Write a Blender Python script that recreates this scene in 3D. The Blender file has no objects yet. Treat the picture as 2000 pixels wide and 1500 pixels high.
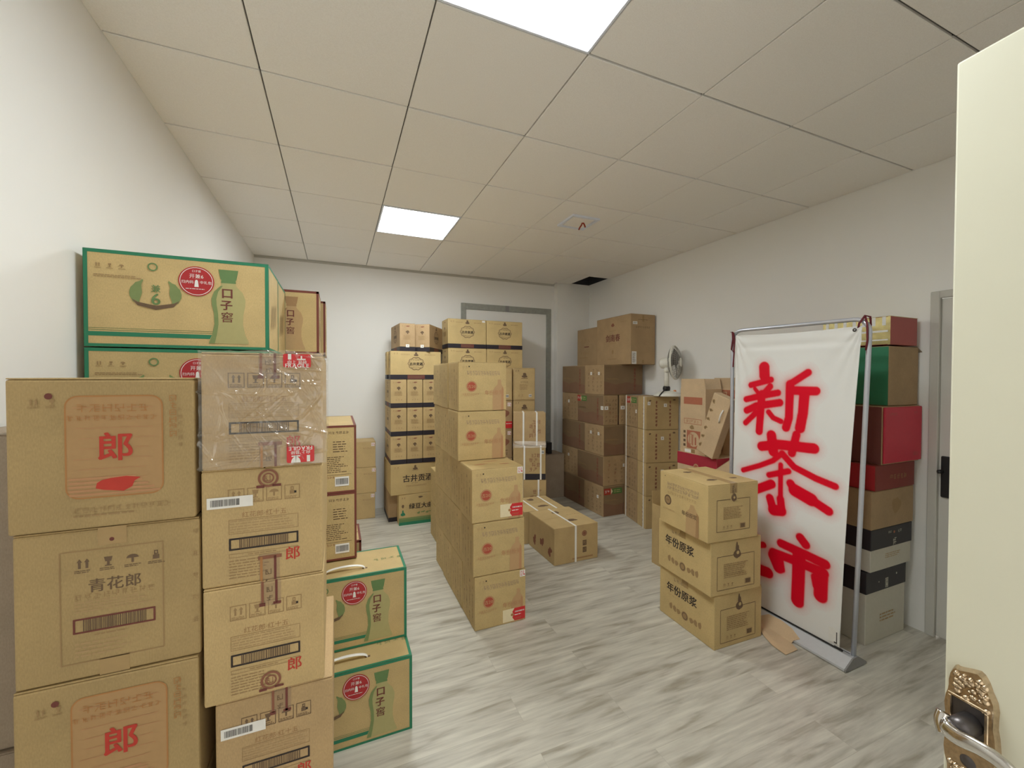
import bpy, bmesh, math, random
import numpy as np
from mathutils import Vector, Matrix, noise

# ---------------------------------------------------------------- camera, world, lights, exposure
SC = bpy.context.scene
COL = SC.collection
cam_d = bpy.data.cameras.new('camera')
cam = bpy.data.objects.new('camera', cam_d)
COL.objects.link(cam)
cam_d.sensor_width = 36.0
cam_d.lens = 810.4356 * 36.0 / 2000.0
cam_d.clip_start = 0.02
yaw, pit, rol = -.3992, -.0171, -.0019
cam.matrix_world = (Matrix.Translation((0, 0, 1.53)) @ Matrix.Rotation(yaw, 4, 'Z') @ Matrix.Rotation(pit, 4, 'X')
                    @ Matrix.Rotation(rol, 4, 'Y') @ Matrix.Rotation(math.pi / 2, 4, 'X'))
SC.camera = cam
SC.cycles.diffuse_bounces = 8
SC.cycles.max_bounces = 16
SC.view_settings.view_transform = 'Standard'
SC.view_settings.look = 'None'
SC.view_settings.gamma = 1.0
SC.view_settings.use_curve_mapping = False
SC.view_settings.exposure = 1.06
PANEL_STRENGTH = 15.0
HALL_LIGHT = 0.8
w = bpy.data.worlds.new('hallway_light')
SC.world = w
w.use_nodes = True
w.node_tree.nodes['Background'].inputs[0].default_value = (1.0, 0.96, 0.88, 1)
w.node_tree.nodes['Background'].inputs[1].default_value = HALL_LIGHT

RND = random.Random(7)

# ---------------------------------------------------------------- materials
def new_mat(name):
    m = bpy.data.materials.new(name)
    m.use_nodes = True
    nt = m.node_tree
    return m, nt, nt.nodes['Principled BSDF']

def N(nt, typ, **kw):
    n = nt.nodes.new(typ)
    for k, v in kw.items():
        if k in n.inputs.keys():
            n.inputs[k].default_value = v
        else:
            setattr(n, k, v)
    return n

def plain(name, col, rough=.6, metal=0.0, spec=.4, noise_amt=0.06, scale=60):
    m, nt, b = new_mat(name)
    b.inputs['Roughness'].default_value = rough
    b.inputs['Metallic'].default_value = metal
    b.inputs['Specular IOR Level'].default_value = spec
    tc = N(nt, 'ShaderNodeTexCoord')
    nz = N(nt, 'ShaderNodeTexNoise', Scale=scale, Detail=3.0)
    nt.links.new(tc.outputs['Object'], nz.inputs['Vector'])
    mr = N(nt, 'ShaderNodeMapRange')
    mr.inputs['To Min'].default_value = 1 - noise_amt
    mr.inputs['To Max'].default_value = 1 + noise_amt
    nt.links.new(nz.outputs['Fac'], mr.inputs['Value'])
    mx = N(nt, 'ShaderNodeMix', data_type='RGBA', blend_type='MULTIPLY')
    mx.inputs['Factor'].default_value = 1.0
    mx.inputs['A'].default_value = (*col, 1)
    nt.links.new(mr.outputs['Result'], mx.inputs['B'])
    nt.links.new(mx.outputs['Result'], b.inputs['Base Color'])
    return m

def kraft(name, col, vary=.1, gloss=.62):
    """corrugated cardboard: fine paper fibre, mottling, faint flutes and a little per-box tint"""
    m, nt, b = new_mat(name)
    b.inputs['Roughness'].default_value = gloss
    b.inputs['Specular IOR Level'].default_value = .3
    tc = N(nt, 'ShaderNodeTexCoord')
    mp = N(nt, 'ShaderNodeMapping')
    mp.inputs['Scale'].default_value = (1, 1, .35)
    nt.links.new(tc.outputs['Object'], mp.inputs['Vector'])
    n1 = N(nt, 'ShaderNodeTexNoise', Scale=420.0, Detail=2.0)
    n2 = N(nt, 'ShaderNodeTexNoise', Scale=9.0, Detail=4.0)
    nt.links.new(mp.outputs['Vector'], n1.inputs['Vector'])
    nt.links.new(tc.outputs['Object'], n2.inputs['Vector'])
    oi = N(nt, 'ShaderNodeObjectInfo')
    def rng(src, lo, hi, a=0.0, c=1.0):
        r = N(nt, 'ShaderNodeMapRange')
        r.inputs['From Min'].default_value = a
        r.inputs['From Max'].default_value = c
        r.inputs['To Min'].default_value = lo
        r.inputs['To Max'].default_value = hi
        nt.links.new(src, r.inputs['Value'])
        return r.outputs['Result']
    def mul(x, y):
        q = N(nt, 'ShaderNodeMath', operation='MULTIPLY')
        nt.links.new(x, q.inputs[0]); nt.links.new(y, q.inputs[1])
        return q.outputs[0]
    f = mul(mul(rng(n1.outputs['Fac'], .90, 1.10, .25, .75), rng(n2.outputs['Fac'], .93, 1.07, .3, .7)),
            rng(oi.outputs['Random'], 1 - vary, 1 + vary))
    mx = N(nt, 'ShaderNodeMix', data_type='RGBA', blend_type='MULTIPLY')
    mx.inputs['Factor'].default_value = 1.0
    mx.inputs['A'].default_value = (*col, 1)
    nt.links.new(f, mx.inputs['B'])
    nt.links.new(mx.outputs['Result'], b.inputs['Base Color'])
    wv = N(nt, 'ShaderNodeTexWave', Scale=90.0, Distortion=1.0)
    wv.bands_direction = 'DIAGONAL'
    nt.links.new(tc.outputs['Object'], wv.inputs['Vector'])
    bp = N(nt, 'ShaderNodeBump', Strength=.05, Distance=.001)
    nt.links.new(n2.outputs['Fac'], bp.inputs['Height'])
    nt.links.new(bp.outputs['Normal'], b.inputs['Normal'])
    return m

M = {}
M['kraft'] = kraft('tan_cardboard', (.50, .362, .176), .06)
M['kraft_dimmed'] = kraft('dimmed_tan_cardboard', (.405, .29, .135), .04)  # tan darkened in the colour itself, to dim the front left stack
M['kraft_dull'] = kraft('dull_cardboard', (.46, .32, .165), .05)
M['kraft_brown'] = kraft('brown_cardboard', (.40, .275, .15), .08)
M['kraft_gold'] = kraft('golden_cardboard', (.54, .40, .187), .05)
M['kraft_pale'] = kraft('pale_cardboard', (.62, .46, .29), .05)
M['kraft_gray'] = kraft('gray_cardboard', (.36, .29, .22), .05)
M['inside'] = kraft('carton_inside', (.33, .22, .12), .05)
M['ink'] = plain('black_ink', (.03, .022, .02), .7)
M['ink_soft'] = plain('soft_dark_ink', (.15, .095, .055), .7)
M['ink_tan'] = plain('faded_brown_ink', (.33, .215, .10), .7)
M['ink_faint'] = plain('faint_brown_ink', (.42, .285, .14), .7)
M['ink_purple'] = plain('gray_purple_ink', (.33, .235, .165), .7)
M['ink_red'] = plain('red_ink', (.50, .045, .03), .7)
M['ink_redfade'] = plain('faded_red_ink', (.44, .15, .085), .7)
M['ink_redmid'] = plain('worn_red_ink', (.42, .085, .05), .7)
M['ink_redfaint'] = plain('faint_red_ink', (.47, .25, .125), .7)
M['ink_redwash'] = plain('red_wash_ink', (.49, .31, .155), .7)
M['ink_redwash2'] = plain('red_wash_print', (.425, .262, .120), .7)
M['panel_brown'] = plain('dark_brown_print', (.235, .155, .085), .65, noise_amt=.12, scale=9)
M['panel_red'] = plain('reddish_brown_print', (.225, .125, .075), .65, noise_amt=.12, scale=9)
M['ink_orange'] = plain('orange_brown_ink', (.42, .20, .07), .7)
M['ink_maroon'] = plain('maroon_ink', (.16, .045, .035), .7)
M['ink_darkred'] = plain('brownish_red_ink', (.25, .10, .06), .7)
M['ink_green'] = plain('green_ink', (.025, .20, .105), .6)
M['ink_greensoft'] = plain('soft_green_ink', (.20, .26, .10), .7)
M['ink_greenpale'] = plain('pale_green_ink', (.42, .38, .17), .7)
M['ink_greenmid'] = plain('mid_green_ink', (.13, .225, .085), .7)
M['ink_brown'] = plain('brown_border_ink', (.18, .045, .03), .6)
M['ink_brownsoft'] = plain('soft_brown_ink', (.36, .215, .10), .7)
M['ink_brownpale'] = plain('pale_brown_ink', (.47, .31, .15), .7)
M['band'] = plain('dark_base_band', (.022, .018, .026), .5)
M['white'] = plain('white_paper', (.80, .79, .76), .5)
M['cream'] = plain('cream_paper', (.78, .68, .45), .5)
M['redlabel'] = plain('red_label', (.60, .03, .035), .4)
M['redpaper'] = plain('red_paper', (.42, .025, .03), .45)
M['greentape'] = plain('green_label', (.09, .20, .05), .5)
M['redtape'] = plain('red_tape_label', (.40, .05, .03), .5)
M['tape'] = plain('packing_tape', (.40, .27, .12), .25, spec=.5)
M['tape_dark'] = plain('dark_packing_tape', (.20, .12, .06), .3, spec=.5)
M['strap'] = plain('white_strap', (.85, .84, .80), .45)
M['handle'] = plain('white_plastic_handle', (.88, .87, .83), .35)
M['crimson'] = plain('crimson_print', (.42, .03, .055), .5)
M['green_box'] = plain('green_box_side', (.03, .20, .10), .5)
M['red_box'] = plain('red_box', (.55, .03, .06), .45)
M['dark_red_box'] = plain('dark_red_box', (.22, .035, .025), .5)
M['rose_box'] = plain('rose_red_box', (.40, .10, .09), .5)
M['black_box'] = plain('black_box', (.025, .022, .025), .45)
M['gray_box'] = plain('gray_white_box', (.55, .53, .45), .55)
M['frame_metal'] = plain('gray_green_metal', (.34, .35, .32), .5, .1, noise_amt=.2, scale=25)
M['silver'] = plain('silver_tube', (.62, .65, .74), .3, .55)
M['base_silver'] = plain('silver_base', (.62, .64, .68), .4, .25)
M['base_gray'] = plain('gray_end_cap', (.25, .25, .25), .5)
M['black'] = plain('black_plastic', (.02, .02, .022), .4)
M['ribbon'] = plain('maroon_ribbon', (.13, .012, .02), .6)
M['fan_white'] = plain('white_enamel', (.82, .81, .74), .3)
M['fan_wire'] = plain('gray_wire', (.42, .41, .38), .35, .3)
M['fan_blade'] = plain('gray_fan_blade', (.20, .18, .17), .35)
M['orange'] = plain('orange_button', (.70, .30, .12), .5)
M['bronze'] = plain('antique_bronze', (.50, .39, .26), .25, .9, noise_amt=.35, scale=180)
M['chrome'] = plain('polished_chrome', (.62, .60, .58), .12, 1.0)
M['dark_metal'] = plain('dark_metal', (.10, .09, .09), .35, .7)
M['gold_foil'] = plain('gold_foil', (.72, .62, .30), .2, .8, noise_amt=.4, scale=30)
M['door'] = plain('cream_door_paint', (.66, .65, .53), .42, noise_amt=.02, scale=8)
M['door_white'] = plain('white_door_paint', (.62, .61, .57), .5, noise_amt=.02, scale=8)
M['trim'] = plain('trim_paint', (.55, .54, .50), .55, noise_amt=.03)
M['redcable'] = plain('red_wire', (.35, .05, .03), .5)
M['tbar'] = plain('ceiling_grid', (.16, .155, .15), .6)
M['tbar_white'] = plain('white_ceiling_grid', (.8, .8, .78), .5)
M['plenum'] = plain('void_shade', (.045, .045, .055), .9)  # near-black colour makes the ceiling void look unlit
M['light_frame'] = plain('light_frame', (.75, .80, .9), .4)

def mat_wall():
    m, nt, b = new_mat('white_wall_paint')
    b.inputs['Roughness'].default_value = .75
    b.inputs['Specular IOR Level'].default_value = .2
    tc = N(nt, 'ShaderNodeTexCoord')
    n1 = N(nt, 'ShaderNodeTexNoise', Scale=1.3, Detail=3.0)
    n2 = N(nt, 'ShaderNodeTexNoise', Scale=140.0, Detail=2.0)
    nt.links.new(tc.outputs['Object'], n1.inputs['Vector'])
    nt.links.new(tc.outputs['Object'], n2.inputs['Vector'])
    cr = N(nt, 'ShaderNodeValToRGB')
    cr.color_ramp.elements[0].color = (.83, .825, .805, 1)
    cr.color_ramp.elements[1].color = (.88, .875, .86, 1)
    nt.links.new(n1.outputs['Fac'], cr.inputs['Fac'])
    nt.links.new(cr.outputs['Color'], b.inputs['Base Color'])
    bp = N(nt, 'ShaderNodeBump', Strength=.06, Distance=.001)
    nt.links.new(n2.outputs['Fac'], bp.inputs['Height'])
    nt.links.new(bp.outputs['Normal'], b.inputs['Normal'])
    return m
M['wall'] = mat_wall()

def mat_ceiling():
    m, nt, b = new_mat('mineral_ceiling_tile')
    b.inputs['Roughness'].default_value = .9
    b.inputs['Specular IOR Level'].default_value = .1
    tc = N(nt, 'ShaderNodeTexCoord')
    n1 = N(nt, 'ShaderNodeTexNoise', Scale=260.0, Detail=3.0)
    nt.links.new(tc.outputs['Object'], n1.inputs['Vector'])
    cr = N(nt, 'ShaderNodeValToRGB')
    cr.color_ramp.elements[0].position = .3
    cr.color_ramp.elements[1].position = .7
    cr.color_ramp.elements[0].color = (.85, .83, .80, 1)
    cr.color_ramp.elements[1].color = (.91, .895, .87, 1)
    nt.links.new(n1.outputs['Fac'], cr.inputs['Fac'])
    nt.links.new(cr.outputs['Color'], b.inputs['Base Color'])
    bp = N(nt, 'ShaderNodeBump', Strength=.2, Distance=.001)
    nt.links.new(n1.outputs['Fac'], bp.inputs['Height'])
    nt.links.new(bp.outputs['Normal'], b.inputs['Normal'])
    return m
M['tile'] = mat_ceiling()

def mat_floor():
    m, nt, b = new_mat('pale_oak_laminate')
    b.inputs['Roughness'].default_value = .34
    b.inputs['Specular IOR Level'].default_value = .4
    tc = N(nt, 'ShaderNodeTexCoord')
    br = N(nt, 'ShaderNodeTexBrick')
    br.offset = .37
    br.inputs['Scale'].default_value = 1.0
    br.inputs['Mortar Size'].default_value = .0008
    br.inputs['Mortar Smooth'].default_value = .2
    br.inputs['Brick Width'].default_value = 1.2
    br.inputs['Row Height'].default_value = .165
    br.inputs['Color1'].default_value = (0, 0, 0, 1)
    br.inputs['Color2'].default_value = (1, 1, 1, 1)
    br.inputs['Mortar'].default_value = (.5, .5, .5, 1)
    nt.links.new(tc.outputs['Object'], br.inputs['Vector'])
    # shift the grain per plank
    sc = N(nt, 'ShaderNodeVectorMath', operation='SCALE')
    sc.inputs['Scale'].default_value = 9.0
    nt.links.new(br.outputs['Color'], sc.inputs[0])
    ad = N(nt, 'ShaderNodeVectorMath', operation='ADD')
    nt.links.new(tc.outputs['Object'], ad.inputs[0])
    nt.links.new(sc.outputs['Vector'], ad.inputs[1])
    mp = N(nt, 'ShaderNodeMapping')
    mp.inputs['Scale'].default_value = (2.3, 15.0, 1.0)
    nt.links.new(ad.outputs['Vector'], mp.inputs['Vector'])
    n1 = N(nt, 'ShaderNodeTexNoise', Scale=1.5, Detail=5.0, Distortion=.4)
    nt.links.new(mp.outputs['Vector'], n1.inputs['Vector'])
    mp2 = N(nt, 'ShaderNodeMapping')
    mp2.inputs['Scale'].default_value = (4.0, 90.0, 1.0)
    nt.links.new(ad.outputs['Vector'], mp2.inputs['Vector'])
    n2 = N(nt, 'ShaderNodeTexNoise', Scale=1.0, Detail=3.0)
    nt.links.new(mp2.outputs['Vector'], n2.inputs['Vector'])
    cr = N(nt, 'ShaderNodeValToRGB')
    e = cr.color_ramp.elements
    e[0].position, e[0].color = .31, (.345, .315, .255, 1)
    e[1].position, e[1].color = .66, (.60, .575, .50, 1)
    el = cr.color_ramp.elements.new(.46); el.color = (.49, .465, .405, 1)
    nt.links.new(n1.outputs['Fac'], cr.inputs['Fac'])
    mr = N(nt, 'ShaderNodeMapRange')
    mr.inputs['From Min'].default_value = .3; mr.inputs['From Max'].default_value = .7
    mr.inputs['To Min'].default_value = .9; mr.inputs['To Max'].default_value = 1.07
    nt.links.new(n2.outputs['Fac'], mr.inputs['Value'])
    mx = N(nt, 'ShaderNodeMix', data_type='RGBA', blend_type='MULTIPLY')
    mx.inputs['Factor'].default_value = 1.0
    nt.links.new(cr.outputs['Color'], mx.inputs['A'])
    nt.links.new(mr.outputs['Result'], mx.inputs['B'])
    m2 = N(nt, 'ShaderNodeMix', data_type='RGBA', blend_type='MIX')
    nt.links.new(br.outputs['Fac'], m2.inputs['Factor'])
    nt.links.new(mx.outputs['Result'], m2.inputs['A'])
    m2.inputs['B'].default_value = (.40, .375, .32, 1)
    nt.links.new(m2.outputs['Result'], b.inputs['Base Color'])
    bp = N(nt, 'ShaderNodeBump', Strength=.08, Distance=.002)
    nt.links.new(n1.outputs['Fac'], bp.inputs['Height'])
    nt.links.new(bp.outputs['Normal'], b.inputs['Normal'])
    return m
M['floor'] = mat_floor()

def mat_emit():
    m = bpy.data.materials.new('lit_diffuser')
    m.use_nodes = True
    nt = m.node_tree
    nt.nodes.clear()
    o = nt.nodes.new('ShaderNodeOutputMaterial')
    e = nt.nodes.new('ShaderNodeEmission')
    e.inputs[0].default_value = (.95, 1.0, .985, 1)
    e.inputs[1].default_value = PANEL_STRENGTH
    nt.links.new(e.outputs[0], o.inputs[0])
    return m
M['emit'] = mat_emit()

def mat_film():
    """crumpled clear stretch film"""
    m = bpy.data.materials.new('clear_stretch_film')
    m.use_nodes = True
    nt = m.node_tree
    nt.nodes.clear()
    o = nt.nodes.new('ShaderNodeOutputMaterial')
    tr = nt.nodes.new('ShaderNodeBsdfTransparent')
    gl = nt.nodes.new('ShaderNodeBsdfGlossy')
    gl.inputs['Roughness'].default_value = .07
    df = nt.nodes.new('ShaderNodeBsdfDiffuse')
    df.inputs['Color'].default_value = (.92, .86, .76, 1)
    tc = nt.nodes.new('ShaderNodeTexCoord')
    mp = nt.nodes.new('ShaderNodeMapping')
    mp.inputs['Rotation'].default_value = (.3, .6, .4)
    mp.inputs['Scale'].default_value = (6, 10, 24)
    nt.links.new(tc.outputs['Object'], mp.inputs['Vector'])
    nz = nt.nodes.new('ShaderNodeTexNoise')
    nz.inputs['Scale'].default_value = 1.0
    nz.inputs['Detail'].default_value = 4.0
    nz.inputs['Distortion'].default_value = 1.2
    nt.links.new(mp.outputs['Vector'], nz.inputs['Vector'])
    bp = nt.nodes.new('ShaderNodeBump')
    bp.inputs['Strength'].default_value = .6
    bp.inputs['Distance'].default_value = .004
    nt.links.new(nz.outputs['Fac'], bp.inputs['Height'])
    nt.links.new(bp.outputs['Normal'], gl.inputs['Normal'])
    mr = nt.nodes.new('ShaderNodeMapRange')
    mr.inputs['From Min'].default_value = .42
    mr.inputs['From Max'].default_value = .75
    mr.inputs['To Min'].default_value = .03
    mr.inputs['To Max'].default_value = .16
    nt.links.new(nz.outputs['Fac'], mr.inputs['Value'])
    m1 = nt.nodes.new('ShaderNodeMixShader')
    nt.links.new(mr.outputs['Result'], m1.inputs[0])
    nt.links.new(tr.outputs[0], m1.inputs[1])
    nt.links.new(df.outputs[0], m1.inputs[2])
    m2 = nt.nodes.new('ShaderNodeMixShader')
    m2.inputs[0].default_value = .10
    nt.links.new(m1.outputs[0], m2.inputs[1])
    nt.links.new(gl.outputs[0], m2.inputs[2])
    nt.links.new(m2.outputs[0], o.inputs[0])
    return m
M['film'] = mat_film()

def mat_seal():
    m = bpy.data.materials.new('translucent_seal_tape')
    m.use_nodes = True
    nt = m.node_tree
    b = nt.nodes['Principled BSDF']
    b.inputs['Base Color'].default_value = (.45, .32, .22, 1)
    b.inputs['Roughness'].default_value = .15
    b.inputs['Alpha'].default_value = .32
    return m
M['seal'] = mat_seal()

def mat_banner():
    m, nt, b = new_mat('sprayed_vinyl_banner')
    b.inputs['Roughness'].default_value = .45
    b.inputs['Specular IOR Level'].default_value = .25
    at = N(nt, 'ShaderNodeAttribute', attribute_name='paint')
    nz = N(nt, 'ShaderNodeTexNoise', Scale=260.0, Detail=2.0)
    tc = N(nt, 'ShaderNodeTexCoord')
    nt.links.new(tc.outputs['Object'], nz.inputs['Vector'])
    mx = N(nt, 'ShaderNodeMix', data_type='RGBA')
    mx.inputs['A'].default_value = (.80, .80, .79, 1)
    mx.inputs['B'].default_value = (.74, .0, .02, 1)
    nt.links.new(at.outputs['Fac'], mx.inputs['Factor'])
    nt.links.new(mx.outputs['Result'], b.inputs['Base Color'])
    return m
M['banner'] = mat_banner()

# ---------------------------------------------------------------- mesh helpers
class MB:
    """collects polygons with materials, becomes ONE mesh"""
    def __init__(self):
        self.v, self.f, self.m, self.mats, self.smooth = [], [], [], [], []
    def mi(self, mat):
        if mat not in self.mats:
            self.mats.append(mat)
        return self.mats.index(mat)
    def add(self, vs, fs, mat, smooth=False):
        b = len(self.v)
        self.v.extend([tuple(p) for p in vs])
        i = self.mi(mat)
        for f in fs:
            self.f.append(tuple(b + k for k in f))
            self.m.append(i)
            self.smooth.append(smooth)
    def bm(self, bm, mat, smooth=False, mx=None):
        bm.verts.ensure_lookup_table()
        vs = [(mx @ q.co) if mx else q.co.copy() for q in bm.verts]
        for k, q in enumerate(bm.verts):
            q.index = k
        self.add(vs, [[q.index for q in f.verts] for f in bm.faces], mat, smooth)
        bm.free()
    def box(self, lo, hi, mat, bev=0.0, seg=2, mx=None):
        b = bmesh.new()
        bmesh.ops.create_cube(b, size=1.0)
        s = [hi[i] - lo[i] for i in range(3)]
        c = [(hi[i] + lo[i]) / 2 for i in range(3)]
        for q in b.verts:
            q.co = Vector((q.co.x * s[0] + c[0], q.co.y * s[1] + c[1], q.co.z * s[2] + c[2]))
        if bev:
            bmesh.ops.bevel(b, geom=b.edges[:], offset=min(bev, min(s) * .45), segments=seg, affect='EDGES', profile=.5)
        self.bm(b, mat, False, mx)
    def tube(self, pts, r, mat, n=10, closed=False, caps=True, flat=None):
        """swept tube; r may be a list; flat=(a,b) scales the section"""
        pts = [Vector(p) for p in pts]
        k = len(pts)
        rs = r if isinstance(r, (list, tuple)) else [r] * k
        rings = []
        up = None
        for i, p in enumerate(pts):
            a = pts[(i - 1) % k] if (closed or i > 0) else p
            c = pts[(i + 1) % k] if (closed or i < k - 1) else p
            t = (c - a).normalized()
            if up is None:
                up = Vector((0, 0, 1)) if abs(t.z) < .9 else Vector((1, 0, 0))
            x = t.cross(up).normalized()
            up = x.cross(t).normalized()
            fa, fb = flat or (1, 1)
            rings.append([p + x * (math.cos(2 * math.pi * j / n) * rs[i] * fa) + up * (math.sin(2 * math.pi * j / n) * rs[i] * fb) for j in range(n)])
        vs = [q for rg in rings for q in rg]
        fs = []
        for i in range(k if closed else k - 1):
            i2 = (i + 1) % k
            for j in range(n):
                j2 = (j + 1) % n
                fs.append((i * n + j, i2 * n + j, i2 * n + j2, i * n + j2))
        if caps and not closed:
            fs.append(tuple(range(n)))
            fs.append(tuple((k - 1) * n + j for j in reversed(range(n))))
        self.add(vs, fs, mat, True)
    def lathe(self, prof, mat, n=32, mx=None, smooth=True):
        vs, fs = [], []
        for (r, z) in prof:
            for j in range(n):
                a = 2 * math.pi * j / n
                q = Vector((r * math.cos(a), r * math.sin(a), z))
                vs.append(mx @ q if mx else q)
        for i in range(len(prof) - 1):
            for j in range(n):
                j2 = (j + 1) % n
                fs.append((i * n + j, i * n + j2, (i + 1) * n + j2, (i + 1) * n + j))
        self.add(vs, fs, mat, smooth)
    def mesh(self, name):
        me = bpy.data.meshes.new(name)
        me.from_pydata(self.v, [], self.f)
        for q in self.mats:
            me.materials.append(M[q])
        me.polygons.foreach_set('material_index', self.m)
        me.polygons.foreach_set('use_smooth', self.smooth)
        me.update()
        return me

def obj(name, mb, parent=None, loc=None, rotz=0.0, label=None):
    me = mb.mesh(name) if isinstance(mb, MB) else mb
    o = bpy.data.objects.new(name, me)
    COL.objects.link(o)
    if parent is not None:
        o.parent = parent
    if loc is not None:
        o.location = loc
    o.rotation_euler.z = rotz
    if label:
        o['label'] = label
    return o

def tag(o, label, cat, group=None):
    o['label'] = label
    o['category'] = cat
    if group:
        o['group'] = group
    return o

def empty(name, loc, rotz=0.0):
    o = bpy.data.objects.new(name, None)
    COL.objects.link(o)
    o.location = loc
    o.rotation_euler.z = rotz
    o.empty_display_size = .1
    return o

def struct(name, mb):
    o = obj(name, mb)
    o['kind'] = 'structure'
    return o

# ---------------------------------------------------------------- printing on faces
_glyph = {}
def glyph(ch, wt):
    key = (ch, wt)
    if key not in _glyph:
        c = bpy.data.curves.new('t', 'FONT')
        c.body = ch
        c.size = 1.0
        c.offset = wt
        c.resolution_u = 3
        o = bpy.data.objects.new('t', c)
        COL.objects.link(o)
        dg = bpy.context.evaluated_depsgraph_get()
        me = o.evaluated_get(dg).to_mesh()
        v = [(q.co.x, q.co.y) for q in me.vertices]
        f = [tuple(p.vertices) for p in me.polygons]
        nz = [p.normal.z for p in me.polygons]
        f = [p if z > 0 else tuple(reversed(p)) for p, z in zip(f, nz)]
        xs = [a for a, _ in v] or [0]
        _glyph[key] = (v, f, min(xs), max(xs))
        o.evaluated_get(dg).to_mesh_clear()
        bpy.data.objects.remove(o)
        bpy.data.curves.remove(c)
    return _glyph[key]

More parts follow.
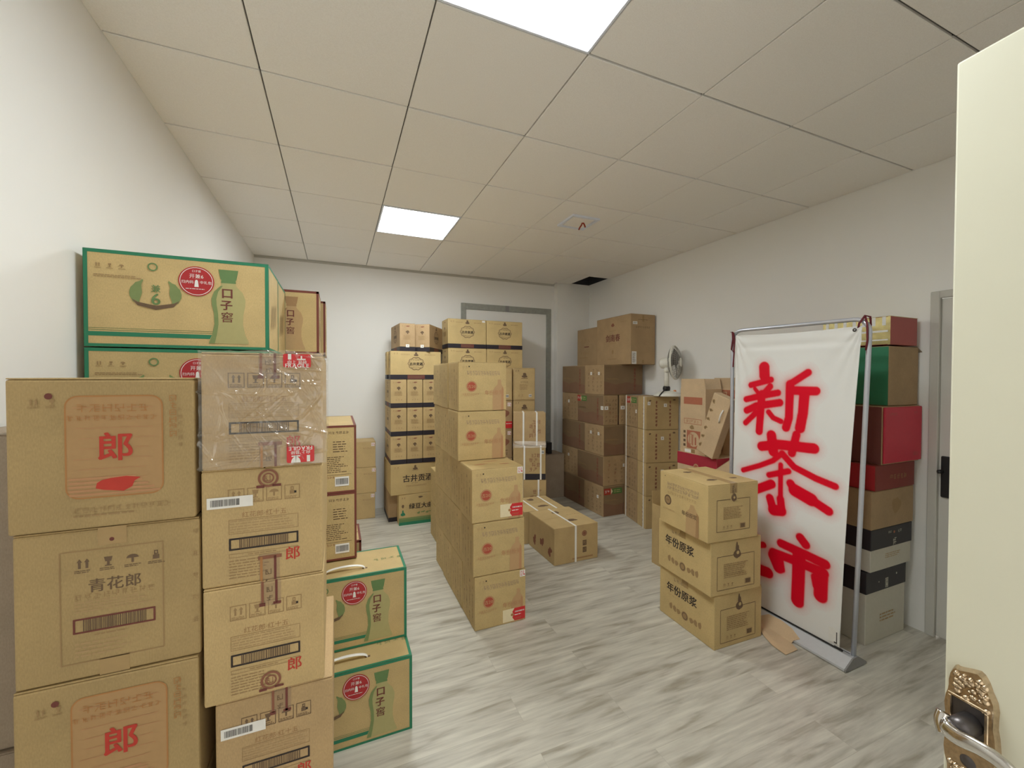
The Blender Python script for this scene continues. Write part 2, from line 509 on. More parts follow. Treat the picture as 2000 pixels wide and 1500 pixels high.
class Face:
    """draws on one face of a w x d x h box; u right, v up, both metres (u from the face's middle, v from its bottom;
    on the top v from the middle)"""
    def __init__(self, mb, face, w, d, h, lift=.0007):
        self.mb, self.w, self.d, self.h, self.face, self.k = mb, w, d, h, face, lift
        self.rnd = random.Random(hash((round(w, 3), round(d, 3), round(h, 3))) & 0xffff)
        self.width = w if face in 'FBT' else d
        self.height = h if face != 'T' else d
    def P(self, u, v):
        e = self.k
        w, d, h = self.w, self.d, self.h
        return {'F': (u, -d / 2 - e, v), 'B': (-u, d / 2 + e, v), 'R': (w / 2 + e, u, v), 'L': (-w / 2 - e, -u, v), 'T': (u, v, h + e)}[self.face]
    def poly(self, pts, mat):
        self.mb.add([self.P(*p) for p in pts], [tuple(range(len(pts)))], mat)
        return self
    def up(self, s=.0003):
        self.k += s
        return self
    def rect(self, u0, v0, u1, v1, mat):
        return self.poly([(u0, v0), (u1, v0), (u1, v1), (u0, v1)], mat)
    def disc(self, u, v, r, mat, ry=None, n=28):
        ry = ry or r
        return self.poly([(u + r * math.cos(2 * math.pi * i / n), v + ry * math.sin(2 * math.pi * i / n)) for i in range(n)], mat)
    def ring(self, u, v, r, t, mat, ry=None, n=36, wob=0.0, waves=0):
        ry = ry or r
        vs, fs = [], []
        for i in range(n):
            a = 2 * math.pi * i / n
            k = 1 + wob * math.cos(waves * a)
            vs.append(self.P(u + r * k * math.cos(a), v + ry * k * math.sin(a)))
            vs.append(self.P(u + (r * k - t) * math.cos(a), v + (ry * k - t) * math.sin(a)))
        for i in range(n):
            j = (i + 1) % n
            fs.append((2 * i, 2 * j, 2 * j + 1, 2 * i + 1))
        self.mb.add(vs, fs, mat)
        return self
    def frame(self, u0, v0, u1, v1, t, mat, r=0.0):
        if r <= 0:
            self.rect(u0, v0, u1, v0 + t, mat); self.rect(u0, v1 - t, u1, v1, mat)
            self.rect(u0, v0 + t, u0 + t, v1 - t, mat); self.rect(u1 - t, v0 + t, u1, v1 - t, mat)
            return self
        def path(a, b, c, d_, rr):
            out = []
            for (cx, cy, s) in ((c - rr, b + rr, -90), (c - rr, d_ - rr, 0), (a + rr, d_ - rr, 90), (a + rr, b + rr, 180)):
                for i in range(7):
                    q = math.radians(s + 15 * i)
                    out.append((cx + rr * math.cos(q), cy + rr * math.sin(q)))
            return out
        A = path(u0, v0, u1, v1, r)
        B = path(u0 + t, v0 + t, u1 - t, v1 - t, max(r - t, .001))
        n = len(A)
        self.mb.add([self.P(*p) for p in A + B], [(i, (i + 1) % n, n + (i + 1) % n, n + i) for i in range(n)], mat)
        return self
    def rrect(self, u0, v0, u1, v1, r, mat):
        out = []
        for (cx, cy, s) in ((u1 - r, v0 + r, -90), (u1 - r, v1 - r, 0), (u0 + r, v1 - r, 90), (u0 + r, v0 + r, 180)):
            for i in range(7):
                q = math.radians(s + 15 * i)
                out.append((cx + r * math.cos(q), cy + r * math.sin(q)))
        return self.poly(out, mat)
    def text(self, s, u, v, size, mat, wt=.012, anchor='c', vertical=False, sx=1.0, flip=False):
        """u,v = middle of the line (anchor c) or its left end (l); size = cell height"""
        if vertical:
            for i, ch in enumerate(s):
                self.text(ch, u, v - i * size * 1.05, size, mat, wt, 'c', False, sx)
            return self
        gl = [glyph(ch, 0.0) for ch in s]
        adv = [(1.0 if ord(ch) > 255 else (g[3] - g[2] + .14 if ch != ' ' else .35)) for ch, g in zip(s, gl)]
        tot = sum(adv) * size * sx
        x = u - tot / 2 if anchor == 'c' else u
        q = wt * .9
        shifts = [(0, 0)] if wt < .008 else ([(-q, 0), (q, 0)] if wt < .018 else [(-q, -q * .6), (q, q * .6), (-q, q * .6), (q, -q * .6)])
        k0 = self.k
        for ch, g, a in zip(s, gl, adv):
            off = 0.0 if ord(ch) > 255 else -g[2] + .07
            if g[0]:
                for z, (du, dv) in enumerate(shifts):
                    self.k = k0 + z * .00006
                    pts = []
                    for (px, py) in g[0]:
                        U, V = x + (px + off + du) * size * sx, v + (py - .38 + dv) * size
                        if flip:
                            U, V = 2 * u - U, 2 * v - V
                        pts.append(self.P(U, V))
                    self.mb.add(pts, g[1], mat)
            x += a * size * sx
        self.k = k0
        return self
    def glyphs(self, u, v, n, size, mat, gap=1.1):
        """a line of n print marks too small to read, drawn as little strokes; u = left end, v = middle"""
        t = size * .085
        k0 = self.k
        R = self.rnd
        for i in range(n):
            a = u + i * size * gap
            ys = R.choice(((-.36, .02, .36), (-.40, -.12, .16, .40), (-.1, .2, .42), (-.40, .05, .3)))
            for y in ys:
                l, r_ = R.choice(((.05, .92), (.05, .42), (.5, .95), (.2, .8)))
                self.rect(a + size * l, v + size * y - t / 2, a + size * r_, v + size * y + t / 2, mat)
            self.k = k0 + .00008
            for x in R.choice(((.5,), (.25, .72), (.12, .85), (.3, .62))):
                b = R.choice((-.45, -.4, -.1))
                self.rect(a + size * x - t / 2, v + size * b, a + size * x + t / 2, v + size * R.choice((.45, .38)), mat)
            self.k = k0 + .00016
            if R.random() > .4:
                x = a + size * R.uniform(.15, .5)
                sg = R.choice((-1, 1))
                self.poly([(x, v), (x + t, v), (x + t + sg * size * .28, v - size * .45), (x + sg * size * .28, v - size * .45)], mat)
            self.k = k0
        return self
    def lines(self, u0, u1, v0, v1, n, mat, fill=.42):
        """n rows of print far too small to read"""
        R = self.rnd
        st = (v1 - v0) / n
        for i in range(n):
            y = v1 - (i + .5) * st
            x = u0
            end = u1 - (u1 - u0) * R.random() * .25
            while x < end:
                l = st * R.uniform(.6, 2.6)
                self.rect(x, y - st * fill / 2, min(x + l, end), y + st * fill / 2, mat)
                x += l + st * .35
        return self
    def barcode(self, u0, v0, u1, v1, mat, pad=.16):
        R = self.rnd
        L = u1 - u0
        x = u0 + L * pad
        while x < u1 - L * pad:
            b = L * R.uniform(.006, .02)
            self.rect(x, v0, min(x + b, u1 - L * pad), v1, mat)
            x += b + L * R.uniform(.006, .016)
        return self
    def icons(self, u, v, s, mat, n=4, box=True, gap=1.2):
        """handling marks: this way up, fragile glass, keep dry umbrella, stacking limit"""
        t = s * .06
        for i in range(n):
            a = u + i * s * gap
            if box:
                self.frame(a, v, a + s, v + s * 1.05, t * .8, mat)
            cx = a + s / 2
            if i == 0:
                for q in (.33, .67):
                    self.rect(a + s * q - t, v + s * .35, a + s * q + t, v + s * .72, mat)
                    self.poly([(a + s * q - .12 * s, v + s * .72), (a + s * q + .12 * s, v + s * .72), (a + s * q, v + s * .92)], mat)
            elif i == 1:
                self.poly([(cx - .2 * s, v + .88 * s), (cx - .14 * s, v + .6 * s), (cx + .14 * s, v + .6 * s), (cx + .2 * s, v + .88 * s)], mat)
                self.rect(cx - t, v + .38 * s, cx + t, v + .60 * s, mat)
                self.rect(cx - .16 * s, v + .32 * s, cx + .16 * s, v + .38 * s, mat)
            elif i == 2:
                self.poly([(cx + .3 * s * math.cos(q * math.pi / 8), v + .62 * s + .22 * s * math.sin(q * math.pi / 8)) for q in range(9)], mat)
                self.rect(cx - t, v + .34 * s, cx + t, v + .62 * s, mat)
            else:
                self.rect(cx - .16 * s, v + .36 * s, cx + .16 * s, v + .62 * s, mat)
                self.frame(cx - .1 * s, v + .64 * s, cx + .1 * s, v + .9 * s, t, mat)
            self.lines(a + s * .1, a + s * .95, v + s * .06, v + s * .26, 2, mat)
        return self
    def bottle(self, u, v, wd, ht, body, cap, flip=False):
        """flat printed bottle: stopper, neck, shoulders, waist, flared foot"""
        prof = [(.50, 0), (.50, .03), (.42, .12), (.36, .26), (.37, .40), (.42, .52), (.43, .60), (.36, .70), (.20, .78), (.17, .82)]
        L = [(u - a * wd, v + b * ht) for a, b in prof]
        Rr = [(u + a * wd, v + b * ht) for a, b in prof]
        for i in range(len(prof) - 1):
            self.poly([L[i], Rr[i], Rr[i + 1], L[i + 1]], body)
        cp = [(.19, .82), (.18, .86), (.20, .87), (.24, .97), (.25, 1.0)]
        for i in range(len(cp) - 1):
            a, b = cp[i], cp[i + 1]
            self.poly([(u - a[0] * wd, v + a[1] * ht), (u + a[0] * wd, v + a[1] * ht), (u + b[0] * wd, v + b[1] * ht), (u - b[0] * wd, v + b[1] * ht)], cap)
        return self
    def blob(self, u, v, rx, ry, mat, seed=1, rough=.18, n=40):
        R = random.Random(seed)
        ph = [R.uniform(0, 6.28) for _ in range(5)]
        pts = []
        for i in range(n):
            a = 2 * math.pi * i / n
            k = 1 + rough * sum(math.sin((j + 2) * a + ph[j]) / (j + 1.5) for j in range(5))
            pts.append((u + rx * k * math.cos(a), v + ry * k * math.sin(a)))
        return self.poly(pts, mat)

# ---------------------------------------------------------------- cartons: every model is a list of (part name, mesh, part label)
def body(w, d, h, mat, prints=None, flaps=True, top='x', tape=None, bev=.0045, tapewrap=.05):
    """carton body with printed faces, two closing flaps on top and, where the photo shows it, a strip of packing tape"""
    mb = MB()
    ft = .003 if flaps else 0.0
    mb.box((-w / 2, -d / 2, 0), (w / 2, d / 2, h - ft), mat, bev)
    if prints:
        prints(lambda f, lift=.0007: Face(mb, f, w, d, h, lift))
    parts = [('carton', mb.mesh('carton'), None)]
    if flaps:
        g = .0014
        for s in (-1, 1):
            f = MB()
            if top == 'x':
                lo, hi = (-w / 2 + .001, g if s > 0 else -d / 2 + .001, h - ft + .0001), (w / 2 - .001, d / 2 - .001 if s > 0 else -g, h)
            else:
                lo, hi = (g if s > 0 else -w / 2 + .001, -d / 2 + .001, h - ft + .0001), (w / 2 - .001 if s > 0 else -g, d / 2 - .001, h)
            f.box(lo, hi, mat, .001, 1)
            parts.append(('top_flap', f.mesh('top_flap'), None))
    if tape:
        t = MB()
        a = .024
        e = .0009
        if top == 'x':
            t.box((-w / 2 - e, -a, h), (w / 2 + e, a, h + .0008), tape)
            for s in (-1, 1):
                x0, x1 = sorted((s * w / 2, s * (w / 2 + e)))
                t.box((x0, -a, h - tapewrap), (x1, a, h), tape)
        else:
            t.box((-a, -d / 2 - e, h), (a, d / 2 + e, h + .0008), tape)
            for s in (-1, 1):
                y0, y1 = sorted((s * d / 2, s * (d / 2 + e)))
                t.box((-a, y0, h - tapewrap), (a, y1, h), tape)
        parts.append(('tape', t.mesh('tape'), None))
    return parts

PROTO = {}
DIM = {}
def model(name, w, d, h, *a, **k):
    PROTO[name] = body(w, d, h, *a, **k)
    DIM[name] = (w, d, h)

def place(name, mdl, x, y, z, label, cat='carton', rot=0.0, group=None, turn=0.0):
    """x = left edge, y = front face (turn in quarter turns keeps that meaning), z = underside; rot in degrees about the middle"""
    w, d, h = DIM[mdl]
    if turn % 180:
        w, d = d, w
    root = None
    for (pn, me, lb) in PROTO[mdl]:
        if root is None:
            root = bpy.data.objects.new(name, me)
            COL.objects.link(root)
        else:
            c = bpy.data.objects.new(pn, me)
            COL.objects.link(c)
            c.parent = root
            if lb:
                c['label'] = lb
    root.location = (x + w / 2, y + d / 2, z)
    root.rotation_euler.z = math.radians(rot + turn)
    tag(root, label, cat, group)
    return root

def sticker(parent, mdl, face, u, v, wd, ht, draw, name='label_sticker', label=None, base='white', r=0.0, lift=.0018):
    """a paper label stuck on one face: its own part, with what is printed on it"""
    w, d, h = DIM[mdl]
    mb = MB()
    F = Face(mb, face, w, d, h, lift)
    if r:
        F.rrect(u - wd / 2, v - ht / 2, u + wd / 2, v + ht / 2, r, base)
    else:
        F.rect(u - wd / 2, v - ht / 2, u + wd / 2, v + ht / 2, base)
    F.up()
    if draw:
        draw(F, u, v, wd, ht)
    return obj(name, mb, parent, label=label)

def d_barcode(F, u, v, w, h):
    F.barcode(u - w / 2, v - h * .32, u + w / 2, v + h * .32, 'ink', .06)
def d_barcode2(F, u, v, w, h):
    F.barcode(u - w / 2, v - h * .3, u + w * .28, v + h * .3, 'ink', .1)
def d_dot(F, u, v, w, h):
    F.rect(u - w * .05, v - h * .2, u + w * .12, v + h * .2, 'ink_soft')
def d_small(F, u, v, w, h):
    F.lines(u - w * .4, u + w * .1, v - h * .4, v + h * .4, 4, 'ink_red')
    F.rect(u + w * .18, v - h * .3, u + w * .28, v + h * .42, 'redlabel')
    F.rect(u + w * .18, v - h * .3, u + w * .44, v - h * .12, 'redlabel')

# -- red roundel cartons of the centre row
def pr_roundel(F):
    f = F('F')
    W, H = f.width, f.height
    f.icons(-W * .43, H * .865, .018, 'ink_faint', 2, False)
    f.disc(-W * .285, H * .905, .0045, 'ink')
    for r in range(2):
        f.glyphs(-W * .34 + r * .004, H * (.795 - r * .045), 12, .017, 'ink_purple', 1.15)
    f.disc(-W * .235, H * .50, .037, 'ink_redfaint').up()
    f.up()
    f.disc(-W * .235, H * .50, .029, 'ink_redmid').up()
    f.text('古20', -W * .235, H * .50, .026, 'ink_redwash', .01)
    f.glyphs(-W * .42, H * .345, 8, .012, 'ink_redfaint', 1.2)
    f.glyphs(-W * .38, H * .315, 6, .009, 'ink_redfaint', 1.2)
    # bottle at the right hand edge, printed in a thin red wash
    f.poly([(W * .20, .002), (W * .44, .002), (W * .44, H * .44), (W * .425, H * .49), (W * .39, H * .54), (W * .385, H * .64), (W * .315, H * .64), (W * .31, H * .54), (W * .24, H * .47), (W * .205, H * .40)], 'ink_redwash').up()
    f.poly([(W * .385, .002), (W * .44, .002), (W * .44, H * .44), (W * .42, H * .49), (W * .40, H * .46)], 'ink_redfaint').up()
    f.text('年份原浆', W * .235, H * .37, .034, 'ink_redfaint', .015)
    for s in 'LR':
        f = F(s)
        W = f.width
        R = random.Random(3)
        for c in (-.32, -.12, .12, .33):
            f.glyphs(c * W, H * .12, 1, .012, 'ink_tan')
            for q in range(11):
                if R.random() > .25:
                    f.glyphs(c * W - .012, H * (.14 + .068 * q), 1, .021, R.choice(['ink_soft', 'ink_tan', 'ink_tan']))
    f = F('T')
    f.blob(-.07, .0, .045, .014, 'ink_redfaint', 2)
    f.blob(.08, -.03, .035, .012, 'ink_redfaint', 5)
    f.blob(.02, .07, .05, .010, 'ink_redfaint', 8)
model('roundel', .336, .260, .3235, 'kraft_gold', pr_roundel)

# -- cartons of the front right stack
def pr_year(F):
    f = F('L')
    W, H = f.width, f.height
    f.glyphs(-.095, H * .86, 4, .021, 'ink_soft', 1.2)
    f.text('年份原浆', -.03, H * .655, .062, 'ink', .022)
    f.glyphs(-.14, H * .50, 7, .011, 'ink_faint', 1.3)
    f.disc(0, H * .26, .026, 'ink_tan').up()
    f.ring(0, H * .26, .021, .005, 'ink_soft')
    for s in (-1, 1):
        for q in range(3):
            f.blob(s * (.052 + .032 * q), H * (.26 + .01 * q), .014, .017, 'ink_tan', 4 + q)
    f = F('F')
    W = f.width
    f.frame(-W * .38, H * .09, W * .36, H * .72, .003, 'ink_soft', .004)
    f.up().rect(-.022, H * .66, .030, H * .75, 'kraft_gold').up()
    f.blob(.004, H * .73, .024, .028, 'ink_soft', 3, .12).up(.0001).blob(.004, H * .84, .011, .03, 'ink_soft', 9, .2)
    f.up().disc(.008, H * .75, .010, 'kraft_gold')
    f.lines(-W * .25, W * .22, H * .30, H * .58, 8, 'ink_tan')
    f.icons(-W * .27, H * .14, .024, 'ink_tan', 3, False)
    f.rect(W * .16, H * .14, W * .29, H * .24, 'ink_faint').up()
    f.barcode(W * .17, H * .15, W * .28, H * .23, 'ink_soft', .05)
model('year', .37, .437, .305, 'kraft_gold', pr_year, top='x', tape='tape')
def pr_year_top(F):
    f = F('L')
    W, H = f.width, f.height
    for r in range(2):
        f.glyphs(-.13 + .0 * r, H * (.80 - .075 * r), 12, .021, 'ink_purple', 1.05)
    f.glyphs(-.13, H * .63, 12, .018, 'ink_faint', 1.15)
    f.disc(-.125, H * .48, .031, 'ink_soft').up().disc(-.125, H * .48, .022, 'ink_tan').up().glyphs(-.138, H * .48, 2, .0115, 'ink', 1.15)
    f.glyphs(-.17, H * .30, 7, .013, 'ink_faint', 1.2)
    f.poly([(.03, .003), (.135, .003), (.135, H * .40), (.115, H * .47), (.095, H * .56), (.07, H * .56), (.06, H * .47), (.035, H * .40)], 'ink_brownpale').up()
    f.poly([(.11, .003), (.135, .003), (.135, H * .40), (.118, H * .45)], 'ink_brownsoft').up()
    f.text('年份原浆', .06, H * .36, .031, 'ink_soft', .016)
    f.disc(-.15, H * .93, .003, 'ink')
    f = F('F')
    W = f.width
    f.frame(-W * .33, H * .17, W * .33, H * .73, .003, 'ink_soft', .004)
    f.up().rect(-.022, H * .68, .026, H * .77, 'kraft_gold').up()
    f.blob(.002, H * .75, .017, .024, 'ink_soft', 3, .12).up().disc(.004, H * .75, .007, 'kraft_gold')
    f.glyphs(-.012, H * .88, 1, .028, 'ink_soft').glyphs(-.012, H * .95, 1, .02, 'ink_soft')
    f.lines(-W * .2, W * .2, H * .38, H * .6, 8, 'ink_tan')
    f.icons(-W * .22, H * .21, .022, 'ink_tan', 3, False)
    f.rect(W * .13, H * .20, W * .24, H * .29, 'ink_faint').up().barcode(W * .14, H * .21, W * .23, H * .28, 'ink_soft', .05)
    f = F('T')
    f.blob(-.06, -.10, .03, .018, 'ink_soft', 3).up(.0001).blob(-.055, .10, .026, .018, 'ink_soft', 4)
    f.blob(.10, -.1, .022, .014, 'ink_soft', 7)
model('year_top', .362, .40, .322, 'kraft_gold', pr_year_top, top='y', tape='tape', tapewrap=.055)

# -- big tan cartons with the red frame, front left
def pr_frame(F, wash='ink_redwash2', strong='ink_red', low=True):
    f = F('F')
    W, H = f.width, f.height
    u0, u1, v0, v1 = -W * .215, W * .315, H * .20, H * .885
    f.rrect(u0, v0, u1, v1, .022, wash).up().frame(u0, v0, u1, v1, .0028, 'ink_orange', .022).up()
    R = random.Random(5)
    for q in range(9):
        y = v0 + (v1 - v0) * (.08 + .1 * q)
        f.rect(u0 + .012 + .01 * R.random(), y, u1 - .012 - .02 * R.random(), y + .0012, 'ink_redfaint')
    f.up()
    for q in range(5):
        f.rect(u0 + .006, v0 + .006 + .008 * q, u1 - .006 - .01 * q, v0 + .0105 + .008 * q, 'ink_redfaint')
    f.up()
    f.text('郎', W * .05, H * .54, .062, strong, .02)
    f.glyphs(-.045, H * .80, 6, .017, 'ink_orange', 1.15).glyphs(-.06, H * .735, 11, .011, 'ink_orange', 1.2)
    if low:
        f.poly([(W*.05-.032, H*.265), (W*.05-.02, H*.252), (W*.05+.012, H*.235), (W*.05+.026, H*.262), (W*.05+.03, H*.30), (W*.05+.04, H*.322), (W*.05+.016, H*.335), (W*.05-.008, H*.328), (W*.05-.022, H*.318), (W*.05-.03, H*.30)], strong)
    f.icons(-W * .40, H * .80, .022, 'ink_tan', 2, False)
    f.disc(-W * .29, H * .882, .006, 'ink_maroon')
    for q in range(6):
        f.glyphs(W * .35, H * (.86 - .05 * q), 1, .014, 'ink_orange')
        f.glyphs(W * .40, H * (.78 - .05 * q), 1, .009, 'ink_tan')
    f.glyphs(-W * .175, H * .125, 12, .0115, 'ink_tan', 1.15)
    f.lines(-W * .175, W * .2, H * .075, H * .10, 1, 'ink_tan')
model('frame_red', .296, .40, .304, 'kraft_dimmed', pr_frame, top='x')
model('frame_red_strong', .296, .40, .304, 'kraft_dimmed', lambda F: pr_frame(F, 'ink_redwash2', 'ink_red', False), top='x')
def pr_info(F):
    f = F('F')
    W, H = f.width, f.height
    f.frame(-W * .275, H * .105, W * .285, H * .86, .0022, 'ink_tan', .002)
    f.icons(-W * .21, H * .70, .034, 'ink_soft', 4, False, 1.15)
    f.text('青花郎', W * .015, H * .615, .029, 'ink_soft', .015)
    f.glyphs(-.06, H * .545, 9, .013, 'ink_tan', 1.12)
    f.lines(-W * .2, W * .24, H * .44, H * .52, 4, 'ink_faint')
    f.frame(-W * .21, H * .305, W * .235, H * .405, .0035, 'ink_maroon', .001)
    f.barcode(-W * .20, H * .315, W * .225, H * .395, 'ink_soft', .1)
    f.lines(-W * .10, W * .08, H * .272, H * .292, 1, 'ink_tan')
    f.lines(-W * .2, W * .1, H * .14, H * .25, 4, 'ink_faint')
    f.rect(-.022, H * .88, .024, H, 'tape').rect(-.022, 0, .026, H * .115, 'tape')
    f.up().disc(.0, H * .915, .004, 'ink_maroon')
    for q in range(5):
        f.glyphs(W * .455, H * (.9 - .16 * q), 1, .012, 'ink_tan')
model('info', .297, .40, .304, 'kraft_dimmed', pr_info, top='y')

# -- narrower tan cartons with the wide bar code
def pr_code(F, dark=False):
    f = F('F')
    W, H = f.width, f.height
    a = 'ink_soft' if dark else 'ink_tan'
    f.icons(-W * .295, H * .70, .032, a, 4, True, 1.17)
    f.rect(W * .25, H * .75, W * .27, H * .77, 'ink')
    f.text('红花郎·红十五', W * .0, H * .60, .0145, 'ink_brownsoft', .0)
    f.frame(-W * .29, H * .44, W * .285, H * .565, .001, 'ink_tan')
    f.lines(-W * .28, W * .27, H * .445, H * .56, 5, 'ink_faint', .3)
    f.frame(-W * .29, H * .30, W * .285, H * .405, .004, 'ink', .001)
    f.barcode(-W * .28, H * .312, W * .275, H * .393, 'ink_soft', .13)
    f.frame(-W * .29, H * .235, W * .285, H * .27, .001, 'ink_tan').lines(-W * .14, W * .12, H * .243, H * .262, 1, 'ink_tan')
    f.lines(-W * .29, W * .05, H * .05, H * .22, 7, 'ink_tan', .35)
    f.text('郎', W * .235, H * .21, .034, 'ink_red', .015)
model('code', .243, .41, .264, 'kraft', pr_code, top='y')
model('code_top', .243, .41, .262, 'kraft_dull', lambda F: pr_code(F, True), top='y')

# -- liquor gift cartons: green edged, red-brown edged
def pr_gift(ed, cap, bod, pale, emblem):
    def pr(F):
        for s in 'FB':
            f = F(s)
            W, H = f.width, f.height
            t = .011
            f.rect(-W / 2, H - t, W / 2, H, ed).rect(-W / 2, 0, W / 2, t * .9, ed)
            f.rect(-W / 2, 0, -W / 2 + t, H, ed).rect(W / 2 - t, 0, W / 2, H, ed)
            f.rect(-W / 2, H * .11, W * .20, H * .155, ed).rect(-W / 2, H * .17, W * .20, H * .175, cap).rect(-W / 2, H * .19, W * .20, H * .194, cap)
            f.up().bottle(W / 2 - .126, H * .06, .122, .268, pale, cap).up()
            # darker left flank and waist of the printed bottle
            u, v, wd, ht = W / 2 - .126, H * .06, .122, .268
            pf = [(.50, 0), (.42, .12), (.36, .26), (.37, .40), (.42, .52), (.43, .60), (.36, .70), (.20, .78)]
            for i in range(len(pf) - 1):
                (a, b), (c, d2) = pf[i], pf[i + 1]
                f.poly([(u - a * wd, v + b * ht), (u - a * wd * .72, v + b * ht), (u - c * wd * .72, v + d2 * ht), (u - c * wd, v + d2 * ht)], bod)
            f.up().text('口', W / 2 - .130, .203, .040, 'ink_maroon', .03).text('子', W / 2 - .133, .160, .038, 'ink_maroon', .03)
            f.text('窖', W / 2 - .131, .116, .040, 'ink_maroon', .01)
            if emblem:
                cx, cy = -W * .14, H * .55
                for sg in (-1, 1):
                    aa = [math.radians(-50 + 10 * k) for k in range(12)]
                    out = [(cx + sg * .072 * math.cos(a), cy + .054 * math.sin(a) + .006 + .003 * (k % 2)) for k, a in enumerate(aa)]
                    inn = [(cx + sg * (.072 - .034 * math.sin(math.pi * (k + .5) / 12)) * math.cos(a), cy + (.054 - .016 * math.sin(math.pi * (k + .5) / 12)) * math.sin(a) + .006) for k, a in enumerate(aa)]
                    for k in range(11):
                        q = [out[k], out[k + 1], inn[k + 1], inn[k]]
                        f.poly(q if sg > 0 else q[::-1], 'ink_greensoft')
                f.up()
                f.poly([(cx - .066, cy - .012), (cx - .05, cy - .034), (cx, cy - .047), (cx + .05, cy - .034), (cx + .066, cy - .012), (cx + .05, cy - .022), (cx, cy - .033), (cx - .05, cy - .022)], 'ink_soft')
                f.up().text('兼', cx, cy + .026, .028, 'ink_greenmid', .015).text('6', cx, cy - .008, .056, 'ink_greenmid', .015)
            f.icons(-W * .45, H * .80, .022, 'ink_tan', 3, False, 1.4)
            f.lines(-W * .45, -W * .2, H * .715, H * .75, 2, 'ink_tan')
            f.ring(-W * .155, H * .86, .014, .004, cap)
        for s in 'LR':
            f = F(s)
            W, H = f.width, f.height
            t = .009
            f.frame(-W / 2, 0, W / 2, H, t, ed)
            if ed == 'ink_green':
                for q in range(5):
                    for c in range(8):
                        f.blob(-W * .30 + .03 * q + .004 * c, H * (.28 + .035 * c + .015 * q), .0035, .012, 'ink_tan', c + q)
                f.glyphs(-W * .05, H * .14, 1, .016, 'ink_tan')
            else:
                f.icons(-W * .36, H * .87, .018, 'ink_soft', 2, False).glyphs(W * .05, H * .90, 6, .014, 'ink_soft', 1.1)
                f.lines(-W * .38, -W * .1, H * .55, H * .78, 6, 'ink_soft', .35).lines(W * .12, W * .36, H * .60, H * .78, 5, 'ink_soft', .35)
                f.lines(-W * .38, W * .36, H * .30, H * .55, 9, 'ink_soft', .35)
                f.rect(-W * .42, H * .27, W * .42, H * .275, 'ink_soft').glyphs(-W * .16, H * .24, 7, .011, 'ink_darkred', 1.1)
                f.disc(-W * .30, H * .165, .011, 'ink_darkred')
        f = F('T')
        W, D = f.width, f.height
        t = .011
        f.frame(-W / 2, -D / 2, W / 2, D / 2, t, ed)
        for q in range(4):
            f.glyphs(W * .24 + .036 * q, -.0, 1, .026, 'ink_greensoft' if ed == 'ink_green' else 'ink_tan')
    return pr
def gift(name, mat, ed, cap, bod, pale, emblem, d=.272, h=.321):
    model(name, .527, d, h, mat, pr_gift(ed, cap, bod, pale, emblem), flaps=False, bev=.002)
    hd = MB()
    pts = []
    for i in range(15):
        a = math.pi * i / 14
        pts.append((-.085 * math.cos(a), -.07, h - .002 + .024 * math.sin(a) ** .8))
    hd.tube(pts, .0055, 'handle', 8, flat=(1.6, .5))
    PROTO[name].append(('handle', hd.mesh('handle'), 'white plastic carrying handle'))
    for s in (-1, 1):
        sl = MB()
        sl.box((s * .085 - .011, -.075, h), (s * .085 + .011, -.065, h + .0012), 'ink_soft')
        PROTO[name].append(('handle_slot', sl.mesh('handle_slot'), None))
gift('gift_green', 'kraft_gold', 'ink_green', 'ink_greenmid', 'ink_greensoft', 'ink_greenpale', True)
gift('gift_brown', 'kraft_gold', 'ink_brown', 'ink_brownsoft', 'ink_brownsoft', 'ink_brownpale', False)
for k in ('gift_green', 'gift_brown'):
    DIM[k] = (.527, .272, .321)
gift_flat = [p for p in PROTO['gift_green'] if p[0] != 'handle']
PROTO['gift_green_flat'] = gift_flat; DIM['gift_green_flat'] = DIM['gift_green']
PROTO['gift_brown_flat'] = [p for p in PROTO['gift_brown'] if p[0] != 'handle']; DIM['gift_brown_flat'] = DIM['gift_brown']

# -- dark based cartons by the back wall
def pr_based(F):
    for s in 'FBLR':
        f = F(s)
        W, H = f.width, f.height
        f.rect(-W / 2, 0, W / 2, .046, 'band').up()
        if s in 'FB':
            f.rect(-W * .17, .003, W * .17, .043, 'ink_maroon').up().lines(-W * .16, W * .16, .008, .038, 3, 'ink_soft')
            f.ring(0, H * .56, .082, .006, 'ink_soft', .066, 48, .05, 10).ring(0, H * .56, .068, .0016, 'ink_soft', .052, 40)
            f.text('古井贡酒', 0, H * .55, .034, 'ink', .03)
            f.glyphs(-.032, H * .685, 4, .014, 'ink_soft', 1.2).glyphs(-.035, H * .435, 6, .010, 'ink_soft', 1.2)
            f.blob(0, H * .875, .020, .012, 'ink_soft', 3).up(.0001).blob(0, H * .925, .012, .012, 'ink_soft', 5).rect(-.022, H * .835, .022, H * .845, 'ink_soft')
            f.icons(-W * .44, H * .87, .022, 'ink_tan', 2, False)
            f.lines(W * .17, W * .42, H * .86, H * .90, 1, 'ink_tan').lines(-W * .3, -W * .12, H * .87, H * .90, 1, 'ink_tan')
        else:
            f.icons(-W * .38, H * .86, .020, 'ink_tan', 2, False)
            f.blob(0, H * .70, .016, .014, 'ink_soft', 3).up(.0001).blob(0, H * .655, .007, .01, 'ink_soft', 5)
            f.lines(-W * .26, W * .24, H * .42, H * .58, 6, 'ink_tan').icons(-W * .2, H * .24, .02, 'ink_tan', 3, False)
            f.blob(W * .02, H * .9, .02, .006, 'ink_darkred', 2)
model('based', .517, .158, .287, 'kraft_gold', pr_based, flaps=True)
model('based_end', .517, .158, .287, 'kraft', pr_based, flaps=True)
model('based_big', .447, .285, .323, 'kraft_gold', pr_based, flaps=True)
